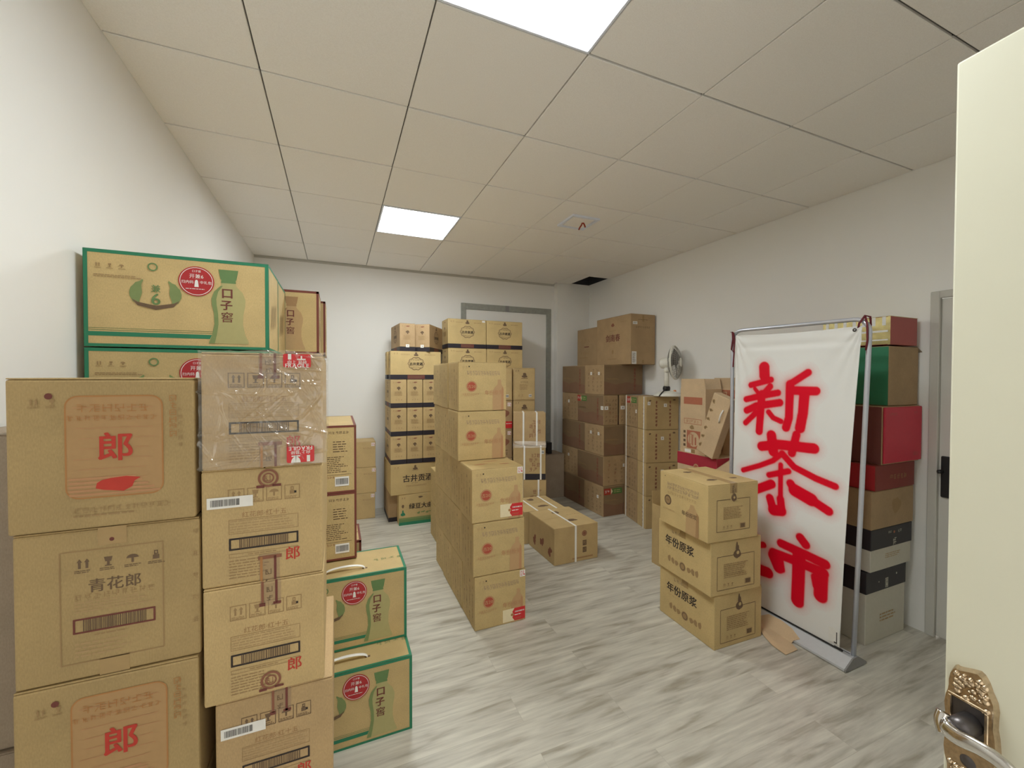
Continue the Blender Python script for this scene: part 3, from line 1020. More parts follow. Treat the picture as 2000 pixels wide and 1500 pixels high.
def pr_wide(F):
    f = F('F')
    W, H = f.width, f.height
    f.blob(-W * .02, H * .83, .022, .014, 'ink_soft', 3).up(.0001).blob(-W * .02, H * .89, .012, .016, 'ink_soft', 5).rect(-W * .02 - .03, H * .775, -W * .02 + .03, H * .785, 'ink_soft')
    f.text('古井贡酒', W * .03, H * .52, .078, 'ink', .02)
    f.glyphs(-.05, H * .36, 4, .014, 'ink_soft', 1.2)
    f.lines(-W * .2, W * .22, H * .24, H * .30, 2, 'ink_tan')
    f.icons(-W * .44, H * .85, .025, 'ink_tan', 2, False)
    for s in 'LR':
        f = F(s)
        for q in range(6):
            f.glyphs(-.1 + .05 * (q % 2), H * (.25 + .1 * q), 2, .02, 'ink_tan')
model('wide', .517, .50, .315, 'kraft_gold', pr_wide)
def pr_bean(F):
    f = F('F')
    W, H = f.width, f.height
    f.rect(-W / 2, 0, W / 2, H * .10, 'ink_green').up()
    f.rect(-W / 2, H * .10, W / 2, H * .18, 'ink_greenmid').rect(-W / 2, H * .18, W / 2, H * .24, 'ink_greensoft').up()
    f.text('绿豆大曲', -W * .05, H * .60, .062, 'ink', .02)
    f.icons(-W * .45, H * .85, .02, 'ink_soft', 2, False)
    f.blob(-W * .42, H * .36, .02, .02, 'ink_green', 3).up(.0001).blob(-W * .42, H * .43, .008, .02, 'ink_green', 5)
    f.blob(-W * .42, H * .62, .01, .02, 'ink_soft', 8)
    for q in range(4):
        f.blob(-W * .1 + .045 * q, H * (.36 + .02 * (q % 2)), .018, .009, 'ink_greensoft', q, .4)
    f.blob(-W * .06, H * .88, .02, .01, 'ink_soft', 4)
model('bean', .50, .148, .316, 'kraft_gold', pr_bean)
def pr_darkbase(F):
    for s in 'FBLR':
        f = F(s)
        f.rect(-f.width / 2, 0, f.width / 2, .045, 'band')
        for q in range(6):
            f.glyphs(-f.width * .3, f.height * (.3 + .1 * q), 3, .02, 'ink_soft')
model('darkbase', .50, .44, .312, 'kraft_brown', pr_darkbase)

# -- plain-sided brown cartons along the right wall
def pr_brown(F, tape=True):
    R = random.Random(11)
    for s in 'FB':
        f = F(s)
        W, H = f.width, f.height
        f.rect(-W / 2 + .004, .004, W / 2 - .004, H - .007, 'panel_brown').up()
        f.poly([(-W / 2 + .004, .004), (W / 2 - .004, .004), (W / 2 - .004, H * .30), (W * .1, H * .42), (-W * .2, H * .34), (-W / 2 + .004, H * .45)], 'panel_red').up()
        for q in range(7):
            f.glyphs(W * .265, H * (.16 + .11 * q), 1, .032, 'ink_maroon' if q % 2 else 'ink_darkred')
            f.blob(W * .285, H * (.18 + .11 * q), .012, .016, 'ink_darkred', q, .3)
        f.icons(-W * .45, H * .86, .02, 'ink_soft', 3, False)
        for q in range(2):
            f.lines(-W * .44, -W * .1, H * .5, H * .56, 2, 'ink_tan')
    for s in 'LR':
        f = F(s)
        W, H = f.width, f.height
        for c in (-.30, -.06, .17, .36):
            for q in range(6):
                f.glyphs(W * (c + .03 * (R.random() - .5)) - .016, H * (.14 + .135 * q), 1, .024 + .014 * R.random(), R.choice(['ink_soft', 'ink_soft', 'ink_darkred', 'ink_tan']))
    f = F('T')
    f.blob(-.1, .05, .05, .02, 'ink_soft', 2).up(.0001).blob(.12, -.05, .04, .02, 'ink_soft', 5)
model('brown', .526, .364, .3310, 'kraft_brown', pr_brown)
model('brown_slim', .526, .188, .3310, 'kraft_brown', pr_brown)
def pr_spot(F):
    pr_brown(F)
    f = F('F')
    W, H = f.width, f.height
model('strapped_back', .25, .285, .3315, 'kraft_brown', pr_brown)
def pr_column(F):
    f = F('F')
    W, H = f.width, f.height
    for c in (-.22, .20):
        for q in range(7):
            f.glyphs(W * c, H * (.14 + .115 * q), 1, .026, 'ink_darkred')
            f.blob(W * c + .012, H * (.14 + .115 * q), .008, .012, 'ink_darkred', q, .4)
    f.blob(-W * .38, H * .88, .012, .008, 'ink_soft', 2).up(.0001).blob(W * .36, H * .9, .014, .008, 'ink_soft', 3)
    f = F('L')
    for q in range(7):
        f.blob(f.width * .22, H * (.12 + .12 * q), .012, .018, 'ink_maroon', q, .4)
model('column', .36, .172, .3315, 'kraft', pr_column)
def pr_spring(F):
    f = F('L')
    W, H = f.width, f.height
    f.blob(0, H * .83, .025, .022, 'ink_darkred', 3).text('剑南春', 0.0, H * .56, .088, 'ink_maroon', .02)
    f.lines(-.07, .07, H * .70, H * .72, 1, 'ink_tan').lines(-.06, .06, H * .44, H * .46, 1, 'ink_tan')
    f.blob(0, H * .27, .02, .022, 'ink_tan', 6).lines(-.1, .1, H * .1, H * .14, 2, 'ink_tan')
    f.lines(.14, .26, H * .86, H * .88, 1, 'ink_tan')
    f = F('F')
    W = f.width
    f.glyphs(-.10, H * .74, 8, .022, 'ink_soft', 1.1)
    f.rect(-.012, H * .85, .012, H * .98, 'ink_tan').rect(-.012, .01, .012, H * .09, 'ink_tan')
    f.lines(-W * .2, W * .25, H * .88, H * .9, 1, 'ink_soft')
model('spring', .33, .628, .542, 'kraft_brown', pr_spring, top='y')
def pr_spring2(F):
    f = F('L')
    W, H = f.width, f.height
    f.glyphs(-.13, H * .68, 3, .05, 'ink_tan', 1.5).rect(-.055, H * .50, .05, H * .525, 'ink_maroon')
    f.glyphs(-.14, H * .34, 4, .04, 'ink_tan', 1.3).lines(-.15, .1, H * .2, H * .24, 1, 'ink_tan')
model('spring_low', .32, .44, .466, 'kraft_brown', pr_spring2, top='y')

# -- others
def pr_e(F):
    f = F('F')
    f.glyphs(f.width * .12, f.height * .74, 5, .016, 'ink_tan', 1.15)
model('small_tan', .335, .28, .277, 'kraft', pr_e)
def pr_low(F):
    f = F('F')
    W, H = f.width, f.height
    f.disc(W * .18, H * .76, .024, 'ink_darkred').up().ring(W * .18, H * .76, .018, .004, 'ink_tan').up()
    for q in range(2):
        f.rect(W * .14, H * (.42 - .19 * q), W * .23, H * (.57 - .19 * q), 'ink_soft')
    f.up().glyphs(W * .145, H * .495, 1, .03, 'ink_tan').glyphs(W * .145, H * .305, 1, .03, 'ink_tan')
    f.rect(-W * .1, H * .08, W * .38, H * .12, 'ink_brownsoft')
    f = F('L')
    for q in range(3):
        f.blob(-.12 + .14 * q, H * (.3 + .1 * (q % 2)), .03, .035, 'ink_darkred', q, .4)
    f = F('T')
    f.blob(.03, -.1, .045, .03, 'ink_soft', 3, .25).up(.0001).blob(.0, .12, .04, .028, 'ink_soft', 6, .25)
    f.glyphs(.06, .03, 5, .022, 'ink_tan', 1.2)
model('low', .42, .472, .30, 'kraft', pr_low, top='x')
def pr_cal(F):
    f = F('F')
    W, H = f.width, f.height
    for q in range(4):
        f.glyphs(-W * .02 + (q % 2) * .03, H * (.3 + .14 * q), 2, .045, 'ink_darkred')
def pr_cal_band(F):
    pr_cal(F)
    f = F('F')
    f.rect(-f.width / 2, 0, f.width / 2, .062, 'band')
    f = F('L')
    f.rect(-f.width / 2, 0, f.width / 2, .062, 'band')
model('calligraphy_band', .338, .22, .356, 'kraft', pr_cal_band)
model('wrapped_small', .338, .22, .345, 'kraft_dull', pr_cal)
def pr_figure(F):
    f = F('F')
    W, H = f.width, f.height
    f.blob(0, H * .74, .03, .018, 'ink_soft', 3).up(.0001).blob(0, H * .80, .018, .02, 'ink_soft', 4).rect(-.04, H * .665, .04, H * .68, 'ink_soft')
    f.glyphs(-.05, H * .56, 5, .016, 'ink_soft', 1.2).lines(-.06, .05, H * .32, H * .5, 5, 'ink_tan')
    f.icons(-W * .44, H * .87, .024, 'ink_soft', 2, False).icons(-.08, H * .1, .03, 'ink_tan', 2, False)
    f.frame(-W * .48, H * .02, W * .48, H * .98, .003, 'ink_tan')
model('figure', .262, .25, .362, 'kraft', pr_figure)
def pr_dark(F):
    f = F('F')
    W, H = f.width, f.height
    f.blob(W * .1, H * .55, .05, .06, 'ink_darkred', 4, .3).lines(-W * .3, W * .3, H * .1, H * .3, 4, 'ink_soft')
model('dim', .262, .25, .316, 'kraft_brown', pr_dark)
model('plain_tall', .43, .28, .506, 'kraft_brown', None)
model('gray', .27, .28, .555, 'kraft_gray', None)
model('plain', .38, .30, .318, 'kraft_brown', None)
model('plain_side', .175, .30, .70, 'kraft_gray', None)
# ================================================================ SETTING
XL, XR, YB, YF, ZC = -.787, 3.243, 5.03, -.50, 2.79
mb = MB(); mb.box((XL - .1, YF - .1, -.06), (XR + .1, YB + .1, 0), 'floor'); struct('floor', mb)
mb = MB(); mb.box((XL - .12, YF, 0), (XL, YB, ZC + .016), 'wall'); struct('wall_left', mb)
mb = MB(); mb.box((XL - .12, YB, 0), (XR + .12, YB + .12, ZC + .016), 'wall')
struct('wall_back', mb)
mb = MB()
mb.box((2.742, 4.93, 0), (XR, YB, ZC + .016), 'wall', .004)
struct('column', mb)
# right wall with the opening of the white door
DY0, DY1, DZ = .42, 1.305, 2.035
mb = MB()
mb.box((XR, DY1, 0), (XR + .12, YB, ZC + .016), 'wall')
mb.box((XR, YF, 0), (XR + .12, DY0, ZC + .016), 'wall')
mb.box((XR, DY0, DZ), (XR + .12, DY1, ZC + .016), 'wall')
struct('wall_right', mb)
# wall behind the camera with the doorway the photograph is taken through
mb = MB()
mb.box((XL, YF - .12, 0), (-.12, YF, ZC + .016), 'wall')
mb.box((.86, YF - .12, 0), (XR, YF, ZC + .016), 'wall')
mb.box((-.12, YF - .12, 2.08), (.86, YF, ZC + .016), 'wall')
struct('wall_front', mb)
mb = MB(); mb.box((XL - .12, YF - .12, 3.3), (XR + .12, YB + .12, 3.4), 'plenum')
for (lo, hi) in (((XL - .12, YF - .12, ZC + .016), (XL, YB + .12, 3.3)), ((XR, YF - .12, ZC + .016), (XR + .12, YB + .12, 3.3)), ((XL, YF - .12, ZC + .016), (XR, YF, 3.3)), ((XL, YB, ZC + .016), (XR, YB + .12, 3.3)), ((2.742, 4.93, ZC + .016), (XR, YB, 3.3))):
    mb.box(lo, hi, 'plenum')
struct('ceiling_slab', mb)

# suspended ceiling: 600 mm tiles in a grid
gx = [XL] + [-.2864 + .6 * i for i in range(6)] + [XR]
gy = [YF, .2002, .8002, 1.4002, 2.0002, 2.6002, 3.2002, 3.8002, 4.4002, YB - .024]
mb = MB()
LIGHT_CELLS = [(2, 2), (2, 6)]
for i in range(len(gx) - 1):
    for j in range(len(gy) - 1):
        if (i, j) in LIGHT_CELLS:
            continue
        x0, x1, y0, y1 = gx[i], gx[i + 1], gy[j], gy[j + 1]
        ax = .0030
        ay = .0050
        if (i, j) == (6, 8):      # cut tile beside the open corner
            mb.box((x0 + ax, y0 + .0035, ZC), (2.925, y1 - .1, ZC + .014), 'tile', .002, 1)
            mb.box((2.925, y0 + .0035, ZC), (x1, 4.44, ZC + .014), 'tile', .002, 1)
            continue
        dz = RND.uniform(0, .002)
        if (i, j) in ((4, 7), (5, 7), (3, 7)):
            dz = -.004
        mb.box((x0 + (ax if i else 0), y0 + ay, ZC + dz), (x1 - ax, y1 - ay, ZC + dz + .014), 'tile', .002, 1)
for x in gx[1:-1]:
    mb.box((x - .012, YF, ZC + .0145), (x + .012, YB, ZC + .03), 'tbar')
for y in gy[1:-1]:
    mb.box((XL, y - .012, ZC + .0145), (2.9 if y > 4 else XR, y + .012, ZC + .03), 'tbar')
for (x, y0, y1) in ((gx[4], 3.81, 4.39), (gx[5], 3.81, 4.39), (gx[4], 4.41, 4.98)):
    mb.box((x - .010, y0, ZC - .006), (x + .004, y1, ZC - .003), 'tbar_white')
struct('ceiling', mb)
mb = MB()
mb.box((XL, YB - .024, ZC - .001), (2.742, YB, ZC + .002), 'trim')
mb.box((XL, YB - .003, ZC - .022), (2.742, YB, ZC + .0), 'trim')
struct('trim_1', mb)
# panel lights set in the grid
def panel(x, y, label):
    e = empty('ceiling_light', (x, y, ZC))
    f = MB()
    a, b = .297, .284
    for s in (-1, 1):
        lo, hi = sorted((s * a, s * b))
        f.box((lo, -a, -.003), (hi, a, .03), 'light_frame', .002, 1)
        f.box((-b, lo, -.003), (b, hi, .03), 'light_frame', .002, 1)
    obj('frame', f, e)
    d = MB(); d.box((-b, -b, .020), (b, b, .026), 'emit'); obj('diffuser', d, e)
    bk = MB(); bk.box((-a, -a, .03), (a, a, .06), 'light_frame'); obj('housing', bk, e)
    tag(e, label, 'ceiling light', 'panel lights in the ceiling')
panel(.6136, 1.1002, 'large lit square panel light cut by the top edge of the picture')
panel(.6136, 3.5002, 'lit square panel light farther back over the cartons')

# access plate in a ceiling tile with red wires
e = empty('ceiling_access_plate', (1.81, 2.915, ZC))
f = MB()
for s in (-1, 1):
    lo, hi = sorted((s * .125, s * .105))
    f.box((lo, -.125, -.014), (hi, .125, .001), 'light_frame', .002, 1)
    f.box((-.105, lo, -.014), (.105, hi, .001), 'light_frame', .002, 1)
obj('frame', f, e)
f = MB(); f.box((-.090, -.090, -.012), (.090, .090, .001), 'tile', .002, 1); obj('plate', f, e)
f = MB()
f.tube([(.03, -.02, -.003), (.02, -.02, -.03), (.0, -.025, -.055), (-.012, -.03, -.075)], .006, 'redcable', 8)
f.tube([(.03, -.02, -.003), (.04, -.03, -.03), (.045, -.035, -.05)], .006, 'redcable', 8)
obj('wire', f, e, label='short red wire ends hanging down')
tag(e, 'small square plate in the ceiling with short red wires hanging out', 'ceiling plate')

# filled-in opening on the back wall, outlined by a gray metal frame
mb = MB()
x0, x1, zt, t = 1.427, 2.69, 2.452, .062
mb.box((x0, YB - .022, 0), (x0 + t, YB, zt), 'frame_metal', .003, 1)
mb.box((x1 - t - .01, YB - .022, 0), (x1, YB, zt), 'frame_metal', .003, 1)
mb.box((x0 + t, YB - .022, zt - .075), (x1 - t - .01, YB, zt), 'frame_metal', .003, 1)
mb.box((2.02, YB - .025, zt - .075), (2.07, YB, zt), 'base_gray', .003, 1)
struct('trim_2', mb)
mb = MB()
mb.box((x0 + t, YB - .008, 0), (x1 - t - .01, YB, zt - .075), 'wall', .001, 1)
struct('wall_back_panel', mb)

# white door in the right wall
mb = MB()
mb.box((XR - .012, DY1 - .042, 0), (XR + .02, DY1, DZ), 'trim', .003, 1)
mb.box((XR - .012, DY0, 0), (XR + .02, DY0 + .042, DZ), 'trim', .003, 1)
mb.box((XR - .012, DY0 + .042, DZ - .042), (XR + .02, DY1 - .042, DZ), 'trim', .003, 1)
struct('trim_3', mb)
mb = MB(); mb.box((XR + .006, DY0 + .044, .008), (XR + .046, DY1 - .044, DZ - .044), 'door_white', .003, 1)
d1 = struct('door_1', mb)
f = MB(); f.box((XR - .008, 1.155, .835), (XR + .0065, 1.248, 1.075), 'black', .012, 3); obj('lock_plate', f, d1, label='black lock plate')
f = MB(); f.tube([(XR - .004, 1.243, .985), (XR - .03, 1.246, .985), (XR - .034, 1.25, .985)], .011, 'black', 12)
obj('latch_knob', f, d1)

# the open cream door beside the camera with an ornate lever set
P0 = Vector((.956, .359)); uu = Vector((-.13, -.9915)); nn = Vector((-.9915, .13))
ang = math.atan2(uu.y, uu.x)
mx = Matrix(((uu.x, nn.x, 0, P0.x), (uu.y, nn.y, 0, P0.y), (0, 0, 1, 0), (0, 0, 0, 1)))   # local: x along leaf from free edge, y towards camera side
mb = MB(); mb.box((0, -.042, .008), (.84, 0, 2.055), 'door', .004, 2, mx)
d2 = struct('door_2', mb)
def leafpart(name, m, label=None):
    m.v = [tuple(mx @ Vector(p)) for p in m.v]
    # the leaf frame is mirrored, turn the faces round
    m.f = [tuple(reversed(f)) for f in m.f]
    return obj(name, m, d2, label=label)
f = MB()
# escutcheon outline, scalloped at the ends
pts = []
zc, hw = .945, .033
for i in range(48):
    a = 2 * math.pi * i / 48
    cx, cz = math.cos(a), math.sin(a)
    x = hw * math.copysign(abs(cx) ** .55, cx) * (1 + .05 * math.cos(11 * a))
    z = .112 * math.copysign(abs(cz) ** .8, cz) * (1 + .04 * math.cos(9 * a))
    pts.append((.037 + x, zc + z))
n = len(pts)
vs = [(x, .0, z) for x, z in pts] + [(.037 + (x - .037) * .92, .009, zc + (z - zc) * .96) for x, z in pts]
f.add(vs, [(i, (i + 1) % n, n + (i + 1) % n, n + i) for i in range(n)] + [tuple(range(n, 2 * n))], 'bronze', False)
R = random.Random(4)
for k in range(90):        # cast scroll ornament
    a = R.uniform(0, 6.28); q = R.uniform(.55, .88)
    x = .037 + hw * q * math.cos(a)
    z = zc + .112 * (R.choice((-1, 1)) * R.uniform(.50, .9))
    x = .037 + (x - .037) * (1 - .35 * abs(z - zc) / .112)
    s = R.uniform(.0025, .006)
    f.lathe([(s, .009), (s * .8, .012), (.0005, .0138)], 'bronze', 10, Matrix.Translation((x, 0, z)) @ Matrix.Rotation(-math.pi / 2, 4, 'X'))
leafpart('escutcheon', f, 'antique bronze scrolled plate')
f = MB()
for (lo, hi) in (((.012, .008, 1.002), (.062, .014, 1.007)), ((.012, .008, .938), (.062, .014, .943)), ((.012, .008, .943), (.017, .014, 1.002)), ((.057, .008, .943), (.062, .014, 1.002))):
    f.box(lo, hi, 'bronze', .001, 1)
f.box((.017, .0085, .943), (.057, .0105, 1.002), 'dark_metal')
leafpart('keeper_frame', f)
f = MB()
f.tube([(.040, .009, .972), (.040, .030, .972), (.038, .048, .970)], [.016, .015, .014], 'dark_metal', 20)
leafpart('neck', f, 'dark round neck')
f = MB()
lev = [(.026, .046, .975), (.034, .054, .968), (.050, .058, .968), (.072, .058, .972), (.095, .056, .970), (.118, .052, .955), (.138, .050, .938)]
def smooth_path(P_, n=6):
    P_ = [Vector(p) for p in P_]
    out = []
    for i in range(len(P_) - 1):
        a, b, c, d = P_[max(i - 1, 0)], P_[i], P_[i + 1], P_[min(i + 2, len(P_) - 1)]
        for q in range(n):
            t = q / n
            out.append(.5 * (2 * b + (c - a) * t + (2 * a - 5 * b + 4 * c - d) * t * t + (3 * b - a - 3 * c + d) * t ** 3))
    return out + [P_[-1]]
lv = smooth_path(lev)
f.tube(lv, [float(np.interp(i / (len(lv) - 1), np.linspace(0, 1, 7), [.008, .013, .012, .0105, .010, .010, .008])) for i in range(len(lv))], 'chrome', 20, flat=(.75, 1.15))
f.tube(smooth_path([(.024, .044, .985), (.024, .050, .972), (.032, .056, .958)]), .009, 'chrome', 16)
leafpart('lever', f, 'polished curved lever')
f = MB()
f.lathe([(.0, .011), (.009, .011), (.0105, .0085), (.012, .0085)], 'dark_metal', 16, Matrix.Translation((.037, 0, .905)) @ Matrix.Rotation(-math.pi / 2, 4, 'X'))
leafpart('keyhole', f)

# ================================================================ CARTONS
# ---- front left: big framed cartons
QL = {4: ('frame_red', 'topmost big tan carton at the front left with a red framed character'),
      3: ('info', 'second big tan carton from the top at front left with dark print panel'),
      2: ('frame_red_strong', 'third big tan carton from the top at front left with red character'),
      1: ('info', 'big tan carton near the floor under the front left framed cartons'),
      0: ('frame_red', 'big tan carton on the floor at the foot of the front left stack')}
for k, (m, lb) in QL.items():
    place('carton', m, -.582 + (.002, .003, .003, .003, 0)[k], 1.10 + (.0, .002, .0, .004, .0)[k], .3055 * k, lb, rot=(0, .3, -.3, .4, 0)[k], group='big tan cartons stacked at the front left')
# slit of cartons against the wall
place('carton', 'plain_side', XL + .006, 1.26, 0.0, 'dull carton squeezed between the left wall and the front stack, lower one')
o = place('carton', 'plain_side', XL + .008, 1.27, .702, 'dull carton squeezed between the left wall and the front stack, upper one')
# ---- front: narrower bar code cartons, the top one wrapped in film
CB = [('code', -.277, 'narrow bar code carton on the floor at the foot of the front stack'),
      ('code', -.277, 'narrow bar code carton second from the floor in the front stack'),
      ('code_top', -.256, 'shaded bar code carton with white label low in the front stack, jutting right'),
      ('code', -.2765, 'bar code carton above the jutting one in the front stack, no white label'),
      ('code', -.276, 'bar code carton with white label directly under the film wrapped carton'),
      ('code_top', -.275, 'carton wrapped in clear film with red fragile stickers, topmost of the front stack')]
cb = []
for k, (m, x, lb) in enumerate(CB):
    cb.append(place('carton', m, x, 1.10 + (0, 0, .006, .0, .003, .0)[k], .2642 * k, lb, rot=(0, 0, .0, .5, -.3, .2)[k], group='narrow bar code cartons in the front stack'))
for k in (2, 4):
    sticker(cb[k], 'code', 'F', -.067, .190, .088, .025, d_barcode2, 'barcode_label', 'white bar code label')
def seal(parent, mdl, top, bottom):
    w, d, h = DIM[mdl]
    for top, bottom in ((top, False), (False, bottom)):
      if not (top or bottom):
        continue
      mb = MB()
      F = Face(mb, 'F', w, d, h, .0015)
      if top:
        F.rect(-.012, h - .058, .030, h, 'seal').up()
        F.rect(-.010, h - .052, -.005, h, 'ink_darkred').rect(.018, h - .056, .023, h, 'ink_maroon')
        F.rect(-.014, h - .058, -.002, h - .05, 'ink_maroon').rect(.014, h - .057, .030, h - .051, 'ink_maroon')
        F.glyphs(.0, h - .02, 1, .014, 'ink_soft').glyphs(.0, h - .04, 1, .014, 'ink_soft')
      if bottom:
        F.rect(-.012, 0, .030, .062, 'seal').up()
        F.rect(-.010, 0, -.005, .056, 'ink_orange').rect(.018, 0, .023, .056, 'ink_maroon')
        F.rect(-.014, .050, .034, .058, 'ink_darkred').glyphs(.0, .02, 1, .014, 'ink_soft')
      obj('seal_tape', mb, parent, label='translucent tape with dark red seal marks')
def round_seal(parent, mdl, v):
    w, d, h = DIM[mdl]
    mb = MB()
    F = Face(mb, 'F', w, d, h, .0022)
    F.ring(.008, v, .021, .005, 'ink_darkred').ring(.008, v, .012, .003, 'ink_darkred').glyphs(-.001, v, 1, .015, 'ink_darkred')
    F.rect(-.016, v - .022, .0, v - .016, 'ink_maroon').rect(.016, v - .020, .034, v - .015, 'ink_maroon')
    obj('round_seal', mb, parent, label='round brownish red seal stamp')
seal(cb[5], 'code_top', True, True)
round_seal(cb[4], 'code', .238); seal(cb[4], 'code', False, True)
seal(cb[3], 'code', True, False); round_seal(cb[3], 'code', .030)
seal(cb[2], 'code', True, False)
def d_fragile(flip):
    def dr(F, u, v, w, h):
        s = -1 if flip else 1
        F.text('FRAGILE', u, v - s * h * .36, .0125, 'white', .02, flip=flip)
        F.text('向上 易碎', u, v - s * h * .12, .0095, 'white', .01, flip=flip)
        F.rect(u - .019 if not flip else u + .013, v + (h * .08 if not flip else -h * .48), u - .012 if not flip else u + .020, v + (h * .5 if not flip else -h * .08), 'white')
        q = u + (.009 if not flip else -.010)
        F.rect(q - .0015, v + min(s * h * .08, s * h * .36), q + .0015, v + max(s * h * .08, s * h * .36), 'white')
        F.rect(q - .009, v + s * h * .10 - .0015, q + .009, v + s * h * .10 + .0015, 'white')
        if flip:
            F.poly([(q + .010 * math.cos(a * math.pi / 10), v - h * .5 + .014 * math.sin(a * math.pi / 10)) for a in range(11)], 'white')
    return dr
sticker(cb[5], 'code_top', 'F', .067, .246, .058, .031, d_fragile(False), 'fragile_sticker', 'red fragile sticker at the top', 'redlabel', .004, .0082)
sticker(cb[5], 'code_top', 'F', .073, .026, .058, .038, d_fragile(True), 'fragile_sticker', 'red fragile sticker stuck upside down', 'redlabel', .004, .0082)
# crumpled film
w_, d_, h_ = DIM['code_top']
b = bmesh.new()
bmesh.ops.create_cube(b, size=1.0)
bmesh.ops.delete(b, geom=[f for f in b.faces if f.normal.y < -.9], context='FACES_ONLY')
bmesh.ops.subdivide_edges(b, edges=b.edges[:], cuts=20, use_grid_fill=True)
NX, NZ = 170, 180
gv = [[b.verts.new((-.5 + i / NX, -.5, -.5 + k / NZ)) for i in range(NX + 1)] for k in range(NZ + 1)]
for k in range(NZ):
    for i in range(NX):
        b.faces.new((gv[k][i], gv[k][i + 1], gv[k + 1][i + 1], gv[k + 1][i]))
R = random.Random(12)
CR = []
for q in range(70):
    cx_, cz_ = R.uniform(-.12, .12), R.uniform(0, h_)
    a = R.choice((R.gauss(-1.05, .15), R.gauss(-.8, .3), R.gauss(.5, .5), R.gauss(0, .3)))
    l = R.uniform(.02, .10)
    CR.append((cx_, cz_, math.cos(a), math.sin(a), l, R.uniform(.002, .0055)))
for q in b.verts:
    p = Vector((q.co.x * (w_ + .007), q.co.y * (d_ + .007), (q.co.z + .5) * (h_ + .003)))
    nz = noise.noise(Vector((p.x * 14, p.y * 14, p.z * 30 + p.x * 22))) * .0014 + noise.noise(p * 50) * .0006
    if q.co.y < -.49:
        for (cx_, cz_, ca, sa, l, am) in CR:
            t = (p.x - cx_) * ca + (p.z - cz_) * sa
            n_ = -(p.x - cx_) * sa + (p.z - cz_) * ca
            if abs(t) < l:
                nz += am * math.exp(-(n_ / .0030) ** 2) * (1 - (t / l) ** 2)
    out = Vector((math.copysign(1, p.x) if abs(abs(q.co.x) - .5) < .01 else 0, math.copysign(1, p.y) if abs(abs(q.co.y) - .5) < .01 else 0, 1 if q.co.z > .49 else 0))
    q.co = p + out * (abs(nz) + (.0022 if q.co.x > .49 else 0))
    q.co.z = max(q.co.z, .0005)
bmesh.ops.delete(b, geom=[f for f in b.faces if f.calc_center_median().z < .001], context='FACES')
fm = MB(); fm.bm(b, 'film', True)
obj('plastic_wrap', fm, cb[5], label='crumpled clear stretch film')

# ---- behind them: green edged gift cartons, six high by the left wall
def round_sticker(parent, mdl, u, v):
    def dr(F, a, b, w, h):
        r = w / 2
        F.ring(a, b, r * .93, r * .035, 'white')
        F.text('口子窖', a, b + r * .68, r * .17, 'white', .0).text('开兼6', a, b + r * .34, r * .32, 'white', .0)
        F.text('扫内码', a - r * .50, b - r * .06, r * .23, 'white', .0).text('中礼包', a + r * .52, b - r * .06, r * .23, 'white', .0)
        F.poly([(a - r * .12, b - r * .38), (a + r * .12, b - r * .38), (a + r * .09, b - r * .0), (a + r * .04, b + r * .1), (a - r * .04, b + r * .1), (a - r * .09, b)], 'white')
        F.lines(a - r * .6, a + r * .6, b - r * .56, b - r * .47, 1, 'white')
    w, d, h = DIM[mdl]
    mb = MB(); F = Face(mb, 'F', w, d, h, .0024)
    F.disc(u, v, .0525, 'redpaper', n=40).up(); dr(F, u, v, .105, .105)
    return obj('round_sticker', mb, parent, label='round red sticker with white print')
HID = 'gift carton out of sight behind the tall front stacks at the left wall'
for k in range(6):
    lb = {5: 'topmost green edged gift carton by the left wall with a round red sticker', 4: 'green edged gift carton second from the top by the left wall, half hidden'}.get(k, 'green edged ' + HID)
    g = place('gift_carton', 'gift_green_flat', -.763, 1.80, .3258 * k, lb, 'carton', group='green edged gift cartons' if k > 3 else 'hidden gift cartons')
    if k > 3:
        round_sticker(g, 'gift_green', .042 + .0, .238)
for k in range(6):
    lb = 'topmost green edged gift carton in the second row by the left wall' if k == 5 else 'green edged ' + HID
    place('gift_carton', 'gift_green_flat', -.764, 2.078, .3258 * k, lb, 'carton', group='green edged gift cartons' if k == 5 else 'hidden gift cartons')
g = place('gift_carton', 'gift_green', -.233, 1.809, 0, 'green edged gift carton on the floor with white handle and round red sticker', group='green edged gift cartons'); round_sticker(g, 'gift_green', .037, .248)
g = place('gift_carton', 'gift_green', -.234, 1.953, .3235, 'upper of the two low green edged gift cartons, under the brown edged pair', group='green edged gift cartons'); round_sticker(g, 'gift_green', .037, .248)
place('gift_carton', 'gift_green_flat', -.234, 2.09, 0, 'green edged ' + HID, group='hidden gift cartons')
# brown edged ones
place('gift_carton', 'gift_brown_flat', -.41, 2.375, 0, 'brown edged gift carton on the floor behind the low green pair', group='brown edged gift cartons')
place('gift_carton', 'gift_brown_flat', -.41, 2.375, .3235, 'brown edged gift carton, only its right end showing behind the low green pair', group='brown edged gift cartons')
for k in (0, 1):
    g = place('gift_carton', 'gift_brown' if k else 'gift_brown_flat', -.188, 2.138, .652 + .3225 * k, ('lower' if not k else 'upper') + ' of the two brown edged gift cartons turned end on, with text', turn=-90, group='brown edged gift cartons')
    sticker(g, 'gift_brown', 'R', .072, .055, .062, .045, d_barcode, 'barcode_label', 'white bar code label')
for k in (2, 3, 4):
    place('gift_carton', 'gift_brown_flat', -.722, 2.38, .329 * k, 'brown edged ' + HID, group='hidden gift cartons')
place('gift_carton', 'gift_brown_flat', -.612, 2.38, 1.648, 'brown edged gift carton with printed bottle high behind the green ones', group='brown edged gift cartons')
for k in range(5):
    place('gift_carton', 'gift_brown_flat', -.722, 2.675, .329 * k, 'brown edged ' + HID, group='hidden gift cartons')
place('gift_carton', 'gift_brown_flat', -.588, 2.675, 1.648, 'brown edged gift carton in the last row, only its right edge showing', group='brown edged gift cartons')

